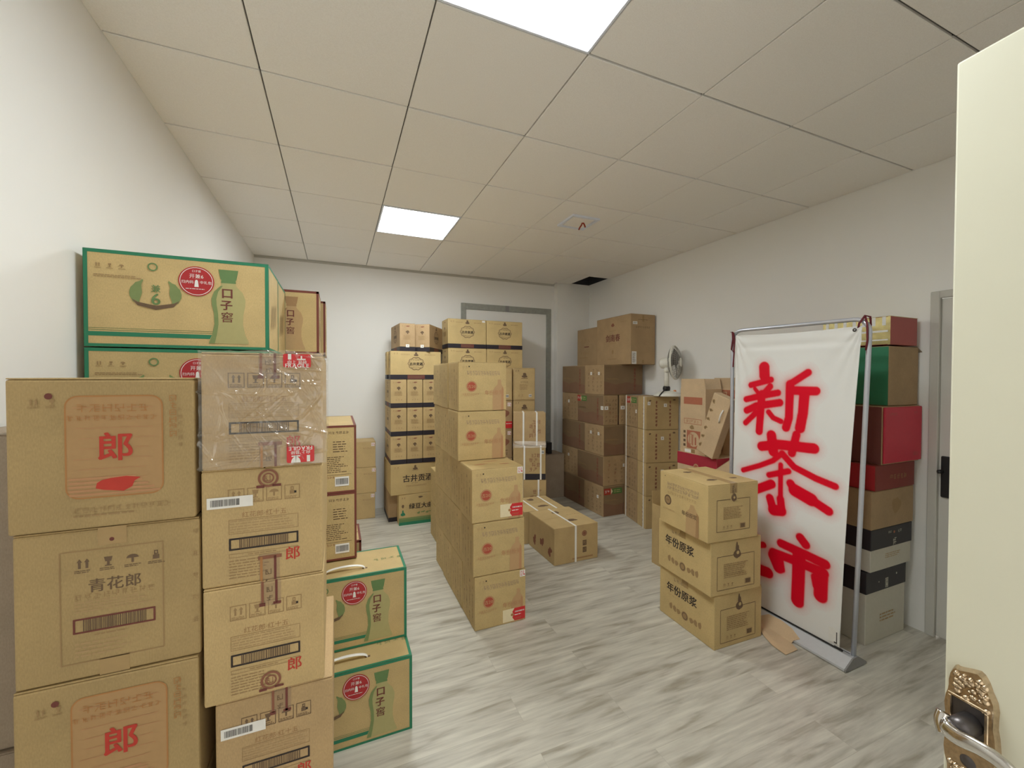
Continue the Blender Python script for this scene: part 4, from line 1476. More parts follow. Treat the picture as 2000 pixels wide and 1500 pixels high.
# ---- three small cartons near the left of the back wall
for k, (x, lb) in enumerate(((.040, 'bottom of three small tan cartons by the back wall'), (.052, 'middle of three small tan cartons by the back wall'), (.046, 'top of three small tan cartons by the back wall'))):
    o = place('carton', 'small_tan', x, 4.70, .2775 * k, lb, group='small tan cartons by the back wall')
    sticker(o, 'small_tan', 'F', .142, .245, .036, .036, d_small)

# ---- back wall, left block
o = place('carton', 'bean', .578, 4.343, 0, 'green bottomed carton on the floor with brushed characters, back left block')
place('carton', 'darkbase', .492, 4.50, 0, 'shaded brown carton with a dark base behind the green bottomed one')
place('carton', 'wide', .490, 4.343, .3175, 'wide carton with large black brushed characters under the rows of three', rot=1.5)
names = ('left', 'middle', 'right')
rows = ('bottom', 'middle', 'top')
for r in range(3):
    for c in range(3):
        place('carton', 'based_end', .500 + .1635 * c + (.0 if r else -.002), 4.343, .635 + .2895 * r, '%s carton in the %s row of three end-on dark based cartons, back left' % (names[c], rows[r]),
              turn=90, group='end-on dark based cartons at the back')
place('carton', 'based', .497, 4.343, 1.5045, 'wide dark based carton with round emblem on top of the rows of three, front one', group='wide dark based cartons')
place('carton', 'based', .482, 4.507, 1.5045, 'wide dark based carton with round emblem hidden behind the front one', group='wide dark based cartons')
DIM['based_short'] = (.46, .158, .287)
model('based_short', .46, .158, .285, 'kraft_brown', pr_based)
o = place('carton', 'based_short', .59, 4.345, 1.793, 'left of two dark based cartons set crookedly atop the back left block', turn=90, rot=4, group='crooked dark based cartons')
o.location = (.655, 4.585, 1.793)
sticker(o, 'based_short', 'L', .0, .055, .034, .03, d_dot)
o = place('carton', 'based_short', .75, 4.34, 1.793, 'right of two dark based cartons set crookedly atop the back left block', turn=90, rot=-30, group='crooked dark based cartons')
o.location = (.937, 4.562, 1.793)
sticker(o, 'based_short', 'L', .0, .055, .034, .03, d_dot)

# ---- back wall, right block of larger emblem cartons
for c in range(2):
    for r in range(2):
        o = place('carton', 'based_big', 1.13 + .4525 * c + (.003 if not r else 0), 4.50, 1.5275 + .3255 * r,
              '%s emblem carton in the %s layer of the back block under the metal frame' % (('left', 'right')[c], ('lower', 'upper')[r]), group='emblem cartons below the metal frame')
        if r and not c:
            sticker(o, 'based_big', 'F', .19, .305, .035, .02, None)
    for r in range(3):
        place('carton', 'plain_tall', 1.14 + .4525 * c, 4.505, .508 * r, 'plain brown carton out of sight under the emblem cartons at the back', group='hidden cartons under the emblem cartons')
model('figure_low', .262, .25, .316, 'kraft', pr_figure)
for c, x in enumerate((1.528, 1.808)):
    for r in range(4):
        vis = {(0, 3): 'dim brown carton with a red label beside the centre row, upper one', (0, 2): 'dim brown carton beside the centre row under the red labelled one',
               (1, 3): 'framed tan carton, its top just showing above the strapped film carton'}.get((c, r))
        o = place('carton', 'figure_low' if (c, r) == (1, 3) else 'dim', x, 4.235, .317 * r, vis or 'dim brown carton out of sight behind the strapped column', group=None if vis else 'hidden cartons behind the strapped column')
        if c == 0 and r >= 2:
            sticker(o, 'dim', 'F', .095, .275, .04, .04, d_small)
            if r == 3:
                sticker(o, 'dim', 'F', .09, .05, .08, .075, lambda F, u, v, w, h: F.lines(u - w * .4, u + w * .4, v + h * .05, v + h * .3, 1, 'white'), 'red_label', 'red paper label', 'redlabel')
    o = place('carton', 'figure', x, 4.235, 1.269, ('tan carton beside the top of the centre row, left of the figure print carton', 'tan carton with a dark figure print under the right emblem carton')[c])
    sticker(o, 'figure', 'F', .07, .05, .035, .03, d_barcode)

# ---- strapped column with film, right of the centre row
def straps(parent, mdl, us, faces='FT', wd=.017, lift=.0035, over=True):
    w, d, h = DIM[mdl]
    for u in us:
        mb = MB()
        e = lift
        if 'F' in faces:
            mb.box((u - wd / 2, -d / 2 - e, 0), (u + wd / 2, -d / 2 - e + .0016, h + (.001 if over else -.001)), 'strap')
            mb.box((u - wd / 2, d / 2, 0), (u + wd / 2, d / 2 + .0016, h + (.001 if over else -.001)), 'strap')
            if over: mb.box((u - wd / 2, -d / 2 - e, h + .0008), (u + wd / 2, d / 2 + .0016, h + .0022), 'strap')
        else:
            mb.box((-w / 2 - e, u - wd / 2, 0), (-w / 2 - e + .0016, u + wd / 2, h + (.001 if over else -.001)), 'strap')
            mb.box((w / 2, u - wd / 2, 0), (w / 2 + .0016, u + wd / 2, h + (.001 if over else -.001)), 'strap')
            if over: mb.box((-w / 2 - e, u - wd / 2, h + .0008), (w / 2 + .0016, u + wd / 2, h + .0022), 'strap')
        obj('strap', mb, parent, label='white plastic strap')
model('calligraphy_low', .335, .22, .446, 'kraft', pr_cal)
HA = math.radians(-22)
HC = Vector((1.706, 4.0)) + Vector((math.cos(HA), math.sin(HA))) * .169 + Vector((-math.sin(HA), math.cos(HA))) * .11
def h2(mdl, z, lb, us, dx=0.0):
    o = place('carton', mdl, 0, 0, z, lb, group='strapped column right of the centre row')
    o.location = (HC.x + dx * math.cos(HA), HC.y + dx * math.sin(HA), z)
    o.rotation_euler.z = HA
    straps(o, mdl, us)
    return o
o = h2('calligraphy_low', 0, 'strapped tan carton at the bottom of the column right of the centre row', (-.085, .085), .01)
o = h2('calligraphy_band', .449, 'strapped tan carton with a dark base band below the film wrapped small carton', (-.055, .118)); sticker(o, 'calligraphy_band', 'F', .135, .29, .034, .036, d_barcode)
o = h2('wrapped_small', .808, 'strapped small carton with clear film, topmost of the column right of centre', (-.065, .075))
f = MB()
w_, d_, h_ = DIM['wrapped_small']
f.box((-w_ / 2 - .004, -d_ / 2 - .0068, -.022), (w_ / 2 + .004, -d_ / 2 - .0055, .048), 'film')
f.box((-w_ / 2 - .0055, -d_ / 2 - .0055, -.022), (-w_ / 2 - .004, d_ / 2, .048), 'film')
f.box((w_ / 2 + .004, -d_ / 2 - .0055, -.022), (w_ / 2 + .0055, d_ / 2, .048), 'film')
obj('plastic_wrap', f, o, label='clear film wrap')

# ---- two strapped cartons lying on the floor
o = place('carton', 'low', 1.609, 2.935, 0, 'strapped tan carton lying on the floor right of the centre row, front one', rot=.5, group='strapped cartons on the floor'); straps(o, 'low', (-.01,))
model('low_rear', .42, .415, .296, 'kraft', pr_low, top='x')
o = place('carton', 'low_rear', 1.572, 3.420, 0, 'strapped tan carton lying on the floor right of the centre row, rear one', rot=-.5, group='strapped cartons on the floor'); straps(o, 'low_rear', (-.08, .12))
o.location.z = .0

# ---- centre row of red roundel cartons
OFF = [(.754, .746, .736), (.752, .748, .745, .724, .727), (.752, .75, .745, .732, .722), (.757, .752, .748, .742, .735)]
cols = ('front', 'second', 'third', 'rearmost')
lev = ('bottom', 'second', 'third', 'fourth', 'fifth')
def d_promo(F, u, v, w, h):
    F.poly([(u + w * .02, v - h / 2), (u + w / 2, v - h / 2), (u + w / 2, v + h / 2), (u + w * .02, v + h / 2), (u - w * .08, v + h * .22), (u - w * .02, v), (u - w * .08, v - h * .22)], 'redlabel').up()
    F.text('开盖扫码赢红包', u + w * .25, v + h * .2, w * .062, 'white', .03).lines(u + w * .02, u + w * .36, v - h * .12, v + h * .02, 1, 'white')
    F.lines(u + w * .02, u + w * .4, v - h * .4, v - h * .25, 2, 'ink_redfade')
    F.disc(u - w * .09, v, h * .11, 'ink_orange')
for c, xs in enumerate(OFF):
    for k, x in enumerate(xs):
        if k == len(xs) - 1 and c:
            lb = 'topmost red roundel carton in the %s column of the centre row' % cols[c]
        elif c == 0:
            lb = ('bottom', 'middle', 'top')[k] + ' of the three red roundel cartons standing foremost in the centre row'
        else:
            lb = '%s red roundel carton up in the %s column of the centre row' % (('lowest', 'second', 'third', 'fourth')[k], cols[c])
        o = place('carton', 'roundel', x, 2.357 + .2645 * c + (.002 if k == 1 else 0), .3262 * k, lb, rot=RND.uniform(-.4, .4), group='red roundel cartons in the centre row')
        if c == 0 and k in (0, 2):
            sticker(o, 'roundel', 'F', .145, .298, .036, .04, d_small)
            sticker(o, 'roundel', 'F', .088, .055 if k else .05, .150, .078, d_promo, 'promotion_sticker', 'cream and red promotion sticker', 'cream', .003)
for c, y in enumerate((3.50, 3.768)):
    for k in range(2):
        place('carton', 'roundel', .838, y, .3262 * k, '%s carton of the low pair behind the centre row, %s' % (('lower', 'upper')[k], ('nearer', 'farther')[c]), group='low cartons behind the centre row')

# ---- right wall: interlocked stack of brown cartons
X0, Y0 = 2.672, 3.766
lays = ('lowest', 'second', 'third', 'fourth', 'fifth')
def tape_label(o, mdl, face, u, v, wd=.2):
    w, d, h = DIM[mdl]
    mb = MB(); F = Face(mb, face, w, d, h, .002)
    F.rect(u - wd / 2, v - .035, u - wd * .12, v + .035, 'redtape').rect(u - wd * .02, v - .03, u + wd / 2, v + .03, 'greentape').up()
    F.glyphs(u - wd * .45, v, 2, .03, 'white').lines(u + wd * .05, u + wd * .45, v - .02, v + .02, 2, 'ink_greenpale')
    F.poly([(u - wd * .12, v - .035), (u - wd * .02, v), (u - wd * .12, v + .035)], 'cream')
    obj('tape_label', mb, o, label='red and green printed tape label')
for k in range(5):
    z = .3338 * k
    if k % 2 == 0:
        o = place('carton', 'brown', X0, Y0, z, '%s layer brown carton of the right wall stack, long side in front' % lays[k], group='brown cartons stacked by the right wall')
        for u in ((-.06, .09) if k else (.08,)):
            sticker(o, 'brown', 'L', u, .235 if k else .20, .034, .034, d_dot)
        if k == 0:
            tape_label(o, 'brown', 'F', -.135, .272, .24)
        place('carton', 'brown', X0, Y0 + .370, z, '%s layer brown carton of the right wall stack, behind the front one' % lays[k], turn=-90, group='brown cartons stacked by the right wall')
    else:
        if k == 3:
            o = place('carton', 'brown_slim', X0, Y0, z, 'slim brown carton in the fourth layer of the right wall stack', turn=-90, group='brown cartons stacked by the right wall')
            tape_label(o, 'brown_slim', 'F', -.17, .28, .2); sticker(o, 'brown_slim', 'F', .235, .19, .05, .04, d_dot); sticker(o, 'brown_slim', 'R', -.06, .19, .05, .04, d_dot)
            o = place('carton', 'brown_slim', X0 + .208, Y0, z, 'slim brown carton in the fourth layer, right of the other slim one', turn=-90, group='brown cartons stacked by the right wall')
            sticker(o, 'brown_slim', 'R', -.05, .19, .06, .04, d_dot)
        else:
            o = place('carton', 'brown', X0, Y0, z, 'brown carton in the second layer of the right wall stack, end to the front', turn=-90, group='brown cartons stacked by the right wall')
            sticker(o, 'brown', 'R', .10, .215, .05, .036, d_dot)
        o = place('carton', 'brown', X0, Y0 + .532, z, '%s layer brown carton of the right wall stack, near the column' % lays[k], group='brown cartons stacked by the right wall')
        sticker(o, 'brown', 'L', -.02, .23, .034, .034, d_dot)
o = place('carton', 'spring', 2.895, 3.60, 1.6695, 'large brown carton with dark red characters on top of the right wall stack')
sticker(o, 'spring', 'F', -.12, .07, .062, .135, lambda F, u, v, w, h: F.lines(u - w * .35, u + w * .35, v - h * .4, v + h * .4, 9, 'ink_soft'))
sticker(o, 'spring', 'F', -.11, .445, .06, .03, lambda F, u, v, w, h: F.lines(u - w * .4, u + w * .4, v - h * .3, v + h * .3, 2, 'ink_soft'))
place('carton', 'spring_low', 2.90, 4.235, 1.6695, 'lower brown carton behind the large one on top of the right wall stack')

# ---- strapped column and the column with the fan
rt = math.radians(-11.8)
cr, sr = math.cos(rt), math.sin(rt)
FL = Vector((2.85, 3.30))
ex, ey = Vector((cr, sr)), Vector((-sr, cr))
for k in range(4):
    c = FL + ex * .18 + ey * .086
    o = place('carton', 'column', 0, 0, .3338 * k, '%s carton in the column of four under the white fan' % ('bottom', 'second', 'third', 'top')[k], group='column of cartons under the fan')
    o.location = (c.x, c.y, .3338 * k); o.rotation_euler.z = rt
    straps(o, 'column', (-.045,), 'L', over=k == 3)
    sticker(o, 'column', 'F', (-.03, .0, .0, .03)[k], .245, .034, .034, d_dot)
    if k == 3:
        sticker(o, 'column', 'F', -.15, .265, .03, .034, d_dot)
    c = FL + ex * .125 + ey * (.180 + .1425)
    o = place('carton', 'strapped_back', 0, 0, .3338 * k, '%s carton in the white strapped column behind the fan column' % ('bottom', 'second', 'third', 'top')[k], group='strapped column behind the fan')
    o.location = (c.x, c.y, .3338 * k); o.rotation_euler.z = rt
    straps(o, 'strapped_back', (.10,), 'L', over=k == 3)
    if k == 3:
        tape_label(o, 'strapped_back', 'L', .02, .285, .22); sticker(o, 'strapped_back', 'L', .12, .17, .03, .036, d_dot)

# ---- front right stack
o = place('carton', 'year', 1.940, 1.668, 0, 'bottom carton of the front right stack of three with black characters', rot=-1.5, group='front right stack of three cartons')
o = place('carton', 'year', 1.918, 1.660, .3062, 'middle carton of the front right stack of three with black characters', rot=-4, group='front right stack of three cartons')
o = place('carton', 'year_top', 1.888, 1.655, .6125, 'top carton of the front right stack of three with a dark roundel', rot=-4.5, group='front right stack of three cartons')

# ---- gray carton and dark upright by the column
place('carton', 'gray', 2.395, 4.60, 0, 'gray brown carton in shade beside the corner column')
mb = MB(); mb.box((2.45, 4.64, .5555), (2.51, 4.76, .70), 'black', .006)
o = obj('black_case', mb); tag(o, 'small black case standing on the gray brown carton by the column', 'case')

# ---- carton cluster left of the banner
def open_carton(name, w, d, h, flaps, mat='kraft', prints=None, wall=.006):
    """open topped carton; flaps: list of (side, length, degrees from upright)"""
    mb = MB()
    mb.box((-w / 2, -d / 2, 0), (w / 2, d / 2, wall), mat)
    mb.box((-w / 2, -d / 2, wall), (w / 2, -d / 2 + wall, h), mat)
    mb.box((-w / 2, d / 2 - wall, wall), (w / 2, d / 2, h), mat)
    mb.box((-w / 2, -d / 2 + wall, wall), (-w / 2 + wall, d / 2 - wall, h), mat)
    mb.box((w / 2 - wall, -d / 2 + wall, wall), (w / 2, d / 2 - wall, h), mat)
    if prints:
        prints(lambda f, lift=.0007: Face(mb, f, w, d, h, lift))
    o = obj(name, mb)
    for (s, ln, deg) in flaps:
        f = MB()
        a = math.radians(deg)
        if s in 'FB':
            sg = -1 if s == 'F' else 1
            m = Matrix.Translation((0, sg * (d / 2 - .003), h)) @ Matrix.Rotation(-sg * a, 4, 'X')
            q = w / 2 - .002
            vs = [(-q, -.002, .0), (q, -.002, .0), (q * .93, -.002, ln), (-q * .93, -.002, ln)]
        else:
            sg = -1 if s == 'L' else 1
            m = Matrix.Translation((sg * (w / 2 - .003), 0, h)) @ Matrix.Rotation(sg * a, 4, 'Y')
            q = d / 2 - .002
            vs = [(-.002, -q, .0), (-.002, q, .0), (-.002, q * .93, ln), (-.002, -q * .93, ln)]
        sh = Vector((0, .004, 0)) if s in 'FB' else Vector((.004, 0, 0))
        V = [m @ Vector(p) for p in vs] + [m @ (Vector(p) + sh) for p in vs]
        f.add(V, [(0, 1, 2, 3), (7, 6, 5, 4), (0, 4, 5, 1), (1, 5, 6, 2), (2, 6, 7, 3), (3, 7, 4, 0)], mat)
        obj('flap', f, o)
    return o
model('low_plain', .38, .40, .306, 'kraft_brown', None)
for k in range(2):
    place('carton', 'low_plain', 2.756, 2.372, .3075 * k, 'plain brown carton out of sight below the crimson banded carton', group='hidden cartons below the crimson banded carton')
def pr_crimson(F):
    f = F('L')
    W, H = f.width, f.height
    f.rect(-W / 2, H * .62, W / 2, H, 'crimson').up().disc(.0, H * .62, .028, 'ink_redfade').up().ring(.0, H * .62, .024, .004, 'kraft_pale')
    f.lines(-W * .4, W * .1, H * .2, H * .35, 2, 'ink_tan')
    f = F('F'); f.rect(-f.width / 2, H * .62, f.width / 2, H, 'crimson')
model('crimson', .45, .41, .270, 'kraft_pale', pr_crimson)
place('carton', 'crimson', 2.75, 2.37, .6155, 'carton with a crimson upper band under the upright open cartons')
def pr_tall(F):
    f = F('F')
    W, H = f.width, f.height
    f.rect(-W * .36, H * .76, W * .38, H * .87, 'ink_redfade').up()
    f.frame(-W * .34, H * .45, W * .36, H * .535, .004, 'ink_redfade').glyphs(-W * .26, H * .493, 5, .024, 'ink_redfade', 1.2)
    f.blob(-.005, H * .40, .02, .02, 'ink_tan', 3)
    f.rect(-W * .22, H * .07, W * .31, H * .35, 'ink_redfade').up()
    f.disc(W * .045, H * .215, .062, 'kraft_pale').up()
    f.rect(W * .0, H * .12, W * .04, H * .29, 'ink_redfade').rect(W * .10, H * .13, W * .16, H * .25, 'ink_redfade').frame(-W * .12, H * .13, -W * .02, H * .30, .006, 'ink_redfade')
    for q in range(4):
        f.rect(-W * .36, H * (.09 + .07 * q), -W * .27, H * (.13 + .07 * q), 'ink_soft')
    f.rect(-W * .30, H * .0, -W * .05, H * .05, 'white')
    f.rect(-.01, 0, .03, H * .06, 'ink_tan')
o = open_carton('open_carton', .272, .18, .545, [('F', .085, 4), ('B', .085, -6)], 'kraft_pale', pr_tall)
o.location = (2.868, 2.642, .8865); o.rotation_euler.z = math.radians(-91)
tag(o, 'tall narrow open carton with red picture standing on the crimson banded carton', 'carton')
def pr_redtop(F):
    f = F('F')
    W, H = f.width, f.height
    f.rect(-W * .48, H * .80, W * .48, H * .98, 'ink_redfade').up().frame(-W * .4, H * .84, W * .1, H * .95, .006, 'kraft_pale').lines(-W * .35, W * .05, H * .86, H * .93, 2, 'kraft_pale')
o = open_carton('open_carton', .20, .2, .55, [('F', .09, 12), ('B', .09, -5)], 'kraft_pale', pr_redtop)
o.location = (3.07, 2.488, .8865); o.rotation_euler.z = math.radians(-90)
tag(o, 'open carton with faded red top panel behind the leaning carton', 'carton')
# leaning carton
def pr_lean(F):
    f = F('F')
    W, H = f.width, f.height
    for q in range(6):
        f.blob(-W * .36, H * (.12 + .15 * q), .014, .014, 'ink_tan', q, .3).up().disc(-W * .36, H * (.12 + .15 * q), .005, 'ink_soft')
model('lean', .165, .075, .50, 'kraft_pale', pr_lean, flaps=False)
o = place('carton', 'lean', 2.83, 2.56, .91, 'narrow carton leaning to the right beside the upright open carton')
o.rotation_euler = (0, math.radians(20), math.radians(-90))
o.location = (2.737, 2.452, .9155)
hd = MB(); hd.tube([(.045, -.040, .30), (.047, -.052, .33), (.047, -.054, .37), (.045, -.040, .405)], .006, 'handle', 8); obj('handle', hd, o, label='white plastic handle')
for k in range(2):
    o = place('carton', 'plain', 2.66, 2.03, .3185 * k, 'plain brown carton out of sight behind the banner', group='hidden cartons behind the banner')
model('tilted', .20, .18, .20, 'kraft_pale', lambda F: F('F').rect(.02, .03, .08, .09, 'white').up().barcode(.022, .035, .078, .085, 'ink_soft', .05))
o = place('carton', 'tilted', 2.85, 2.25, .65, 'small tan carton tipped on its edge beside the banner pole')
o.rotation_euler = (0, math.radians(-38), math.radians(-90))
o.location = (2.76, 2.145, .702)
mb = None
# open carton on the floor behind the front right stack
o = open_carton('open_carton', .185, .40, .49, [('R', .10, 4), ('B', .10, 8)], 'kraft', lambda F: F('L').glyphs(-.1, .40, 5, .016, 'ink_tan', 1.2))
o.location = (2.485, 2.49, 0)
tag(o, 'open topped carton on the floor behind the front right stack', 'carton')

# ---- stack of gift boxes by the white door
def gbox(label, x0, x1, y0, z0, z1, depth, fmat, smat, prints=None, bev=.004, cat='box', name='gift_box'):
    w, d, h = x1 - x0, depth, z1 - z0
    mb = MB()
    mb.box((-w / 2, -d / 2, 0), (w / 2, d / 2, h), fmat, bev)
    F = lambda f, lift=.0008: Face(mb, f, w, d, h, lift)
    if smat != fmat:
        f = F('L'); f.rect(-d / 2 + .003, .003, d / 2 - .003, h - .003, smat)
    if prints:
        prints(F)
    o = obj(name, mb, None, ((x0 + x1) / 2, y0 + d / 2, z0))
    tag(o, label, cat)
    return o, (w, d, h)
def lid(o, dims, z0, mat, prints=None):
    w, d, h = dims
    mb = MB()
    mb.box((-w / 2 - .003, -d / 2 - .003, z0), (w / 2 + .003, d / 2 + .003, h + .0005), mat, .003)
    if prints:
        prints(Face(mb, 'F', w + .006, d + .006, h, .0008))
    obj('lid', mb, o, label='black lid with pale marks')
def pr_lid(f):
    H = f.height
    f.rect(-.015, H - .115, .015, H - .06, 'gray_box').up().frame(-.012, H - .110, .012, H - .066, .003, 'black_box')
    f.glyphs(-.008, H - .087, 1, .018, 'black_box').disc(.10, H - .05, .006, 'gray_box').disc(-.08, H - .07, .004, 'gray_box')
def pr_lid2(f):
    H = f.height
    f.disc(.02, H - .035, .008, 'ink_redfade').glyphs(-.04, H - .03, 2, .015, 'gray_box').glyphs(.06, H - .035, 2, .018, 'gray_box')
    f.glyphs(.0, H - .092, 1, .046, 'gray_box')
def pr_wb(F):
    f = F('F')
    f.lines(-f.width * .15, f.width * .25, f.height * .25, f.height * .38, 3, 'ink_faint')
o, dm = gbox('black lidded gray white gift box on the floor behind the banner pole', 2.765, 3.165, 1.372, 0, .418, .45, 'gray_box', 'gray_box', pr_wb); lid(o, dm, .293, 'black_box', pr_lid)
o, dm = gbox('black lidded white gift box, second from the floor behind the banner pole', 2.78, 3.195, 1.36, .420, .662, .45, 'gray_box', 'gray_box', pr_wb); lid(o, dm, .125, 'black_box', pr_lid2)
o, dm = gbox('tan carton with a faded emblem in the stack by the white door', 2.775, 3.205, 1.355, .664, .882, .45, 'kraft_brown', 'kraft_brown', lambda F: F('F').up(.0001).blob(.03, .12, .04, .05, 'ink_tan', 4, .2), cat='carton', name='carton')
o, dm = gbox('dark red box under the bright red one by the white door', 2.80, 3.205, 1.352, .884, 1.030, .42, 'dark_red_box', 'redpaper', lambda F: F('F').glyphs(-.06, .07, 5, .03, 'ink_brownsoft', 1.2))
o, dm = gbox('bright red box with rounded corners in the stack by the white door', 2.842, 3.232, 1.345, 1.032, 1.365, .42, 'kraft_brown', 'ink_maroon', None)
w, d, h = dm
mb = MB()
pts = []
mb.box((-w / 2 + .004, -d / 2 - .012, .008), (w / 2, -d / 2, h - .004), 'red_box', .010, 3)
f = Face(mb, 'F', w, d + .024, h, .0006)
f.glyphs(-w / 2 + .04, h - .045, 4, .02, 'rose_box', 1.1).glyphs(w / 2 - .09, h - .04, 2, .018, 'rose_box', 1.1).glyphs(w / 2 - .09, .05, 2, .024, 'rose_box', 1.1)
obj('front_cover', mb, o, label='bright red rounded cover')
o, dm = gbox('green sided tan carton below the foil topped box by the white door', 2.915, 3.225, 1.352, 1.367, 1.712, .46, 'kraft_brown', 'green_box', None, cat='carton', name='carton')
f = MB(); f.add([(dm[0] / 2 - .02, -dm[1] / 2, dm[2]), (dm[0] / 2 + .015, -dm[1] / 2 - .01, dm[2] - .03), (dm[0] / 2 + .015, dm[1] / 2, dm[2] - .03), (dm[0] / 2 - .02, dm[1] / 2, dm[2]),
                (dm[0] / 2 - .02, -dm[1] / 2, dm[2] + .004), (dm[0] / 2 + .018, -dm[1] / 2 - .01, dm[2] - .027), (dm[0] / 2 + .018, dm[1] / 2, dm[2] - .027), (dm[0] / 2 - .02, dm[1] / 2, dm[2] + .004)],
               [(4, 5, 6, 7), (0, 1, 5, 4), (1, 2, 6, 5), (2, 3, 7, 6), (3, 0, 4, 7)], 'kraft_gray'); obj('flap', f, o)
def pr_foil(F):
    F = F('L', .0016)
    d, h = F.width, F.height
    for q in range(7):
        F.rect(-d / 2 + .02 + .05 * q, h - .05, -d / 2 + .038 + .05 * q, h, 'white')
    F.rect(d / 2 - .16, h * .45, d / 2 - .01, h * .52, 'white').rect(d / 2 - .16, h * .15, d / 2 - .01, h * .2, 'white').rect(d / 2 - .012, 0, d / 2, h, 'gold_foil')
o, dm = gbox('foil sided box with a dull red end, topmost by the white door', 2.915, 3.198, 1.348, 1.720, 1.882, .36, 'rose_box', 'gold_foil', pr_foil)
w, d, h = dm
f = MB(); f.box((-w / 2 - .002, -d / 2 - .002, h - .001), (w / 2 + .001, d / 2 + .001, h + .002), 'gold_foil', .001, 1); obj('foil_top', f, o)

# ---- banner stand with sprayed characters
STROKES = [([(1.7995, 1.5937), (1.7973, 1.5423)], 0.0338), ([(1.8899, 1.4796), (1.7528, 1.5155)], 0.0192), ([(1.8611, 1.4576), (1.8382, 1.4307)], 0.0129), ([(1.7583, 1.4734), (1.8089, 1.417)], 0.02), ([(1.9221, 1.3855), (1.8127, 1.4131), (1.7075, 1.4354)], 0.0203), ([(1.917, 1.3129), (1.8516, 1.3455), (1.6958, 1.3756)], 0.0229), ([(1.8129, 1.4242), (1.8192, 1.3017), (1.8271, 1.1857)], 0.0246), ([(1.851, 1.3028), (1.9244, 1.2301)], 0.0189), ([(1.7652, 1.3134), (1.7348, 1.2798), (1.6872, 1.2629)], 0.0167), ([(1.5324, 1.5583), (1.634, 1.49)], 0.0207), ([(1.634, 1.49), (1.6382, 1.2886), (1.6548, 1.2276)], 0.0239), ([(1.6232, 1.4522), (1.4903, 1.4531)], 0.0246), ([(1.5512, 1.431), (1.5582, 1.3229), (1.5734, 1.2335)], 0.0278), ([(1.8086, 1.0917), (1.6961, 1.1198), (1.4983, 1.1266)], 0.0289), ([(1.7445, 1.1704), (1.7306, 1.0713)], 0.0299), ([(1.5928, 1.1936), (1.6183, 1.0797)], 0.0228), ([(1.6753, 1.0699), (1.7313, 1.0149), (1.8227, 0.965), (1.9374, 0.9128)], 0.017), ([(1.6739, 1.0667), (1.6036, 0.9996), (1.4867, 0.9592), (1.3883, 0.9372)], 0.0194), ([(1.683, 0.9977), (1.6831, 0.7881)], 0.0154), ([(1.7563, 0.9199), (1.6375, 0.9683)], 0.0184), ([(1.7492, 0.7773), (1.7273, 0.7073)], 0.025), ([(1.7273, 0.7073), (1.68, 0.7179)], 0.0315), ([(1.6831, 0.7881), (1.6751, 0.7229)], 0.0228), ([(1.7406, 0.8668), (1.8526, 0.8007)], 0.0274), ([(1.6241, 0.8982), (1.5949, 0.8535)], 0.0239), ([(1.5984, 0.8629), (1.51, 0.8321)], 0.0355), ([(1.51, 0.8321), (1.4194, 0.7927)], 0.0244), ([(1.5656, 0.5934), (1.5363, 0.5626)], 0.025), ([(1.6767, 0.5178), (1.5447, 0.5052), (1.4304, 0.4925)], 0.026), ([(1.5723, 0.4845), (1.5736, 0.3482), (1.5768, 0.2138)], 0.0354), ([(1.7238, 0.4443), (1.5812, 0.4453), (1.4381, 0.4402)], 0.0265), ([(1.7236, 0.4239), (1.6916, 0.3624)], 0.0327), ([(1.6788, 0.4217), (1.6679, 0.3592)], 0.0169), ([(1.4502, 0.4164), (1.4521, 0.3043)], 0.0352), ([(1.4834, 0.3953), (1.474, 0.3497)], 0.0214), ([(1.8122, 0.3003), (1.7574, 0.3031)], 0.0322), ([(1.9285, 0.2905), (1.79, 0.2993)], 0.0318), ([(1.8681, 0.5096), (1.8537, 0.286)], 0.0328), ([(1.8557, 0.4425), (1.7885, 0.4677)], 0.0196)]
bn = empty('banner_stand', (2.51, 1.66, 0))
OX, OY = 2.51, 1.66
mb = MB()
prof = [(-.092, .004), (-.092, .016), (-.030, .058), (.010, .062), (.030, .05), (.085, .014), (.085, .004)]
y0, y1 = -.372, .40
vs = [(x, y0, z) for x, z in prof] + [(x, y1, z) for x, z in prof]
n = len(prof)
mb.add(vs, [(i, n + i, n + (i + 1) % n, (i + 1) % n) for i in range(n)], 'base_silver')
base_o = obj('base', mb, bn)
for yy, s in ((y0, -1), (y1, 1)):
    mb = MB()
    vs = [(x * 1.04, yy + s * .0005, z + .001) for x, z in prof] + [(x * 1.04, yy + s * .008, z + .001) for x, z in prof]
    mb.add(vs, [(i, n + i, n + (i + 1) % n, (i + 1) % n) for i in range(n)] + [tuple(range(n)), tuple(range(2 * n - 1, n - 1, -1))], 'base_gray')
    obj('end_cap', mb, base_o)
# bent tube frame, leaning a touch
mb = MB()
yr0, yr1, yl0, yl1, zt = 1.297 - OY, 1.248 - OY, 2.045 - OY, 2.045 - OY, 1.835
path = [(0.0, yr0, .05), (0, yr0 + (yr1 - yr0) * .5, .9)]
for i in range(8):
    a = math.radians(i * 90 / 7)
    path.append((0, yr1 + .07 * (1 - math.cos(a)) , zt - .07 + .07 * math.sin(a)))
for i in range(8):
    a = math.radians(90 - i * 90 / 7)
    path.append((0, yl1 - .07 * (1 - math.cos(a)), zt + .012 - .07 + .07 * math.sin(a)))
path += [(0, yl0, .9), (0, yl0, .05)]
mb.tube(path, .0115, 'silver', 12)
obj('frame_tube', mb, bn)
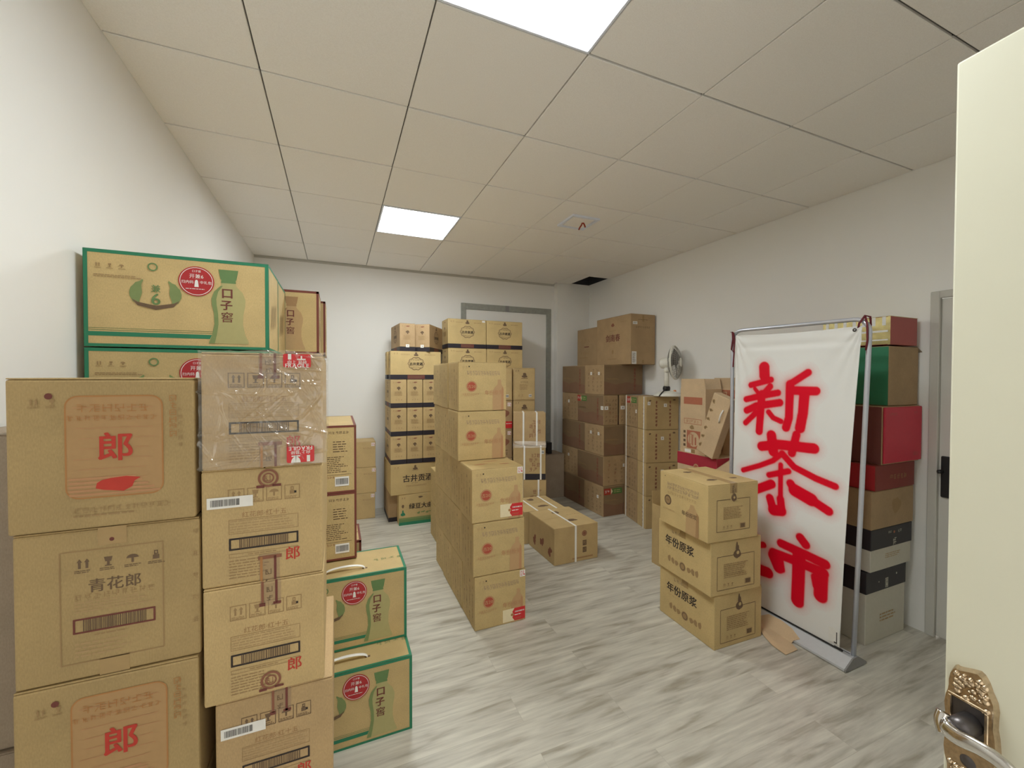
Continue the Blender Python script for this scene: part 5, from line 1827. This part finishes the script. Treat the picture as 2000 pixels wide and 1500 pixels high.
# cloth with sprayed paint
ny, nz_ = 190, 430
Ys = np.linspace(0, 1, ny); Zs = np.linspace(0, 1, nz_)
S, T = np.meshgrid(Ys, Zs)           # S across from right edge to left edge, T up
right = 1.352 + (1.270 - 1.352) * T + .012 * np.sin(T * 3.1)
left = 2.022 + (2.006 - 2.022) * T
Y = right + (left - right) * S
Z = .066 + T * (1.797 + S * .016 - .066) - .010 * np.sin(np.pi * S) * (T > .9) * (T - .9) * 10
paint = np.zeros_like(Y)
rs = np.random.RandomState(2)
for pts, r in STROKES:
    dmin = np.full(Y.shape, 9.0)
    for (a, b) in zip(pts[:-1], pts[1:]):
        ax, az = a; bx, bz = b
        L2 = (bx - ax) ** 2 + (bz - az) ** 2 + 1e-9
        t = np.clip(((Y - ax) * (bx - ax) + (Z - az) * (bz - az)) / L2, 0, 1)
        dmin = np.minimum(dmin, np.hypot(Y - ax - t * (bx - ax), Z - az - t * (bz - az)))
    core = np.clip((r * 1.10 - dmin) / .008 + .5, 0, 1)
    haze = .30 * np.exp(-np.clip(dmin - r * 1.1, 0, None) / .020)
    paint = 1 - (1 - paint) * (1 - np.maximum(core, haze) * .97)
paint = np.clip(paint * 1.06 - .03 + .05 * rs.rand(*paint.shape) * (paint > .04) * (paint < .85), 0, 1)
Xc = 2.492 - OX + .006 * np.sin(S * 5 + T * 3) * (1 - T) * T * 3
dr_ = np.hypot(S - .0, T - 1.0); dl_ = np.hypot(S - 1.0, T - 1.0)
for (c, ang_) in ((dr_, np.arctan2(1 - T, S + 1e-6)), (dl_, np.arctan2(1 - T, 1 - S + 1e-6))):
    Xc = Xc + .0045 * np.sin(ang_ * 14) * np.exp(-c * 4.5)
Xc = Xc + .004 * np.sin((Z - 1.7) * 60) * np.exp(-((T - .955) / .02) ** 2)
verts = np.stack([Xc, Y - OY, Z], -1).reshape(-1, 3)
faces = []
for j in range(nz_ - 1):
    for i in range(ny - 1):
        q = j * ny + i
        faces.append((q, q + ny, q + ny + 1, q + 1))
me = bpy.data.meshes.new('banner_cloth')
me.from_pydata(verts.tolist(), [], faces)
me.materials.append(M['banner'])
at = me.attributes.new('paint', 'FLOAT', 'POINT')
at.data.foreach_set('value', paint.reshape(-1).astype(np.float32))
me.polygons.foreach_set('use_smooth', [True] * len(faces))
cl = obj('banner_cloth', me, bn, label='white vinyl banner sprayed with red characters')
sol = cl.modifiers.new('thickness', 'SOLIDIFY'); sol.thickness = .0015; sol.offset = 1.0
mb = MB(); mb.box((2.488 - OX - .004, 1.300 - OY + .0, .072), (2.488 - OX - .001, 1.375 - OY, .074), 'black')
mb.box((2.487 - OX - .003, 1.335 - OY, .062), (2.487 - OX + .004, 2.03 - OY, .068), 'black'); obj('clamp_strip', mb, bn)
mb = MB(); mb.box((2.486 - OX, 1.350 - OY, .085), (2.4875 - OX, 1.405 - OY, .165), 'white'); mb.box((2.4852 - OX, 1.362 - OY, .09), (2.486 - OX, 1.366 - OY, .15), 'ink'); mb.box((2.4852 - OX, 1.362 - OY, .088), (2.486 - OX, 1.377 - OY, .094), 'ink')
obj('paper_tag', mb, bn, label='small white tag with a black tick')
mb = MB()
mb.lathe([(.004, 0), (.0095, .001), (.0095, .0025), (.004, .003)], 'dark_metal', 20, Matrix.Translation((2.487 - OX, 1.302 - OY, 1.778)) @ Matrix.Rotation(-math.pi / 2, 4, 'Y')); obj('grommet', mb, cl)
mb = MB()
yr = 1.262 - OY
mb.tube([(-.016, yr + .03, 1.778), (-.024, yr + .02, 1.81), (-.016, yr - .002, 1.848), (.012, yr - .01, 1.842), (.014, yr - .012, 1.80), (-.006, yr - .012, 1.75), (-.008, yr - .008, 1.69), (-.006, yr - .012, 1.63)], .0036, 'ribbon', 8, flat=(1.5, .6))
mb.tube([(-.016, yr - .002, 1.845), (-.022, yr - .014, 1.80), (-.018, yr - .014, 1.72), (-.010, yr - .004, 1.67)], .0034, 'ribbon', 8, flat=(1.5, .6))
obj('tie_ribbon', mb, bn, label='maroon tie at the right corner')
mb = MB()
yl = 2.02 - OY
mb.tube([(.0, yl + .04, 1.842), (-.022, yl + .01, 1.84), (-.024, yl + .004, 1.79), (-.022, yl + .016, 1.72), (-.024, yl - .004, 1.70), (-.022, yl - .008, 1.79), (-.020, yl + .004, 1.835)], .0036, 'ribbon', 8, flat=(1.5, .6))
mb.tube([(-.022, yl + .002, 1.83), (-.022, yl - .006, 1.70), (-.022, yl + .0, 1.63), (-.022, yl + .002, 1.60)], .0036, 'ribbon', 8, flat=(1.5, .6))
obj('tie_ribbon', mb, bn, label='maroon tie at the left corner')
tag(bn, 'tall white banner on a silver stand with red sprayed characters', 'banner')

# torn cardboard lying on the floor and up the slope of the stand's base
mb = MB()
fl = [(2.318, 1.66), (2.414, 1.80), (2.414, 1.546), (2.396, 1.546), (2.372, 1.496), (2.268, 1.493), (2.278, 1.578)]      # on the floor
sl = [(2.414, 1.80), (2.47, 1.735), (2.474, 1.66), (2.463, 1.587), (2.436, 1.525), (2.414, 1.546)]                        # up the slope
zf = lambda x: .0015 + (0 if x <= 2.414 else .012 + (x - 2.414) * .70)
for P_ in (fl, sl):
    n = len(P_)
    P_ = P_[::-1]
    top = [(x, y, (zf(x) if x != 2.414 else .0135) + .004) for x, y in P_]
    bot = [(x, y, z - .003) for x, y, z in top]
    mb.add(bot + top, [tuple(range(n - 1, -1, -1)), tuple(range(n, 2 * n))] + [(i, (i + 1) % n, n + (i + 1) % n, n + i) for i in range(n)], 'kraft_pale')
o = obj('torn_cardboard', mb); tag(o, 'torn piece of cardboard lying on the floor by the banner base', 'cardboard')

# ---- white desk fan
fc = empty('desk_fan', (3.078, 3.245, 1.3375))
mb = MB(); mb.lathe([(.0, .001), (.138, .001), (.141, .008), (.138, .016), (.118, .030), (.085, .045), (.045, .056), (.02, .060), (.0, .060)], 'fan_white', 40); obj('base', mb, fc)
mb = MB(); mb.lathe([(.0, .054), (.014, .054), (.014, .064), (.010, .070), (.0, .071)], 'orange', 16, Matrix.Translation((.045, -.045, -.006))); obj('button', mb, fc, label='orange button')
mb = MB(); mb.lathe([(.022, .05), (.032, .052), (.036, .085), (.030, .100), (.024, .102)], 'black', 20, Matrix.Translation((-.02, .0, .0))); obj('collar', mb, fc, label='black tilted collar')
mb = MB(); mb.tube([(-.02, 0, .095), (-.02, 0, .18), (-.022, 0, .25), (-.022, 0, .275)], [.026, .023, .021, .021], 'fan_white', 18); obj('pole', mb, fc)
ax = Vector((.50, -.86, .05)).normalized()
side = ax.cross(Vector((0, 0, 1))).normalized(); upv = side.cross(ax).normalized()
hm = Matrix(((side.x, upv.x, ax.x, 0), (side.y, upv.y, ax.y, 0), (side.z, upv.z, ax.z, 0), (0, 0, 0, 1)))
hub = Vector((-.012, .0, .335))
HM = Matrix.Translation(hub) @ hm
mb = MB(); mb.lathe([(.0, -.075), (.035, -.073), (.05, -.06), (.054, -.03), (.054, .015), (.046, .035), (.02, .045), (.0, .045)], 'fan_white', 28, HM); obj('motor_housing', mb, fc)
mb = MB(); mb.tube([hub + side * .035 + Vector((0, 0, -.07)), hub - side * .035 + Vector((0, 0, -.07))], .026, 'fan_white', 18); mb.box((hub.x - .02, hub.y - .02, hub.z - .075), (hub.x + .02, hub.y + .02, hub.z - .045), 'fan_white', .004)
obj('tilt_joint', mb, fc)
RG = .168
def head_ring(mbx, r, z, t, mat):
    mbx.tube([HM @ Vector((r * math.cos(2 * math.pi * i / 40), r * math.sin(2 * math.pi * i / 40), z)) for i in range(40)], t, mat, 6, closed=True)
for nm, zz in (('rear_guard', -1), ('front_guard', 1)):
    mb = MB()
    head_ring(mb, RG, .075 + zz * .004, .005, 'fan_white')
    for r in ((.07, .10, .13, .155) if zz > 0 else (.09, .125, .15)):
        z = .075 + zz * .055 * (1 - (r / RG) ** 2) ** .6
        head_ring(mb, r, z, .0014, 'fan_wire')
    for i in range(36):
        a = 2 * math.pi * i / 36
        pts = []
        for q in range(7):
            r = .045 + (RG - .045) * q / 6
            pts.append(HM @ Vector((r * math.cos(a), r * math.sin(a), .075 + zz * .058 * (1 - (r / RG) ** 2) ** .6)))
        mb.tube(pts, .0013, 'fan_wire', 5)
    if zz > 0:
        mb.lathe([(.0, .136), (.045, .133), (.047, .126), (.0, .126)], 'fan_white', 24, HM)
    obj(nm, mb, fc)
mb = MB(); mb.lathe([(.0, .045), (.028, .045), (.028, .09), (.02, .10), (.0, .102)], 'fan_blade', 20, HM); hub_o = obj('hub', mb, fc)
for k in range(3):
    mb = MB()
    vs, fs = [], []
    for i in range(9):
        r = .025 + .125 * i / 8
        for j in range(7):
            sp = (j / 6 - .5) * (1.35 * (.55 + .45 * math.sin(math.pi * (i + 1) / 10)))
            a = 2 * math.pi * k / 3 + sp + .25 * i / 8
            vs.append(HM @ Vector((r * math.cos(a), r * math.sin(a), .075 + .022 * math.sin(sp * 1.4))))
    for i in range(8):
        for j in range(6):
            q = i * 7 + j
            fs.append((q, q + 1, q + 8, q + 7))
    mb.add(vs, fs, 'fan_blade', True)
    obj('blade', mb, hub_o)
mb = MB(); mb.tube([(-.04, -.02, .085), (-.075, -.03, .062), (-.115, -.035, .035), (-.150, -.04, .006)], .006, 'black', 8)
obj('cable', mb, fc, label='black power cable')
tag(fc, 'white desk fan standing on the carton column, facing away to the right', 'fan')
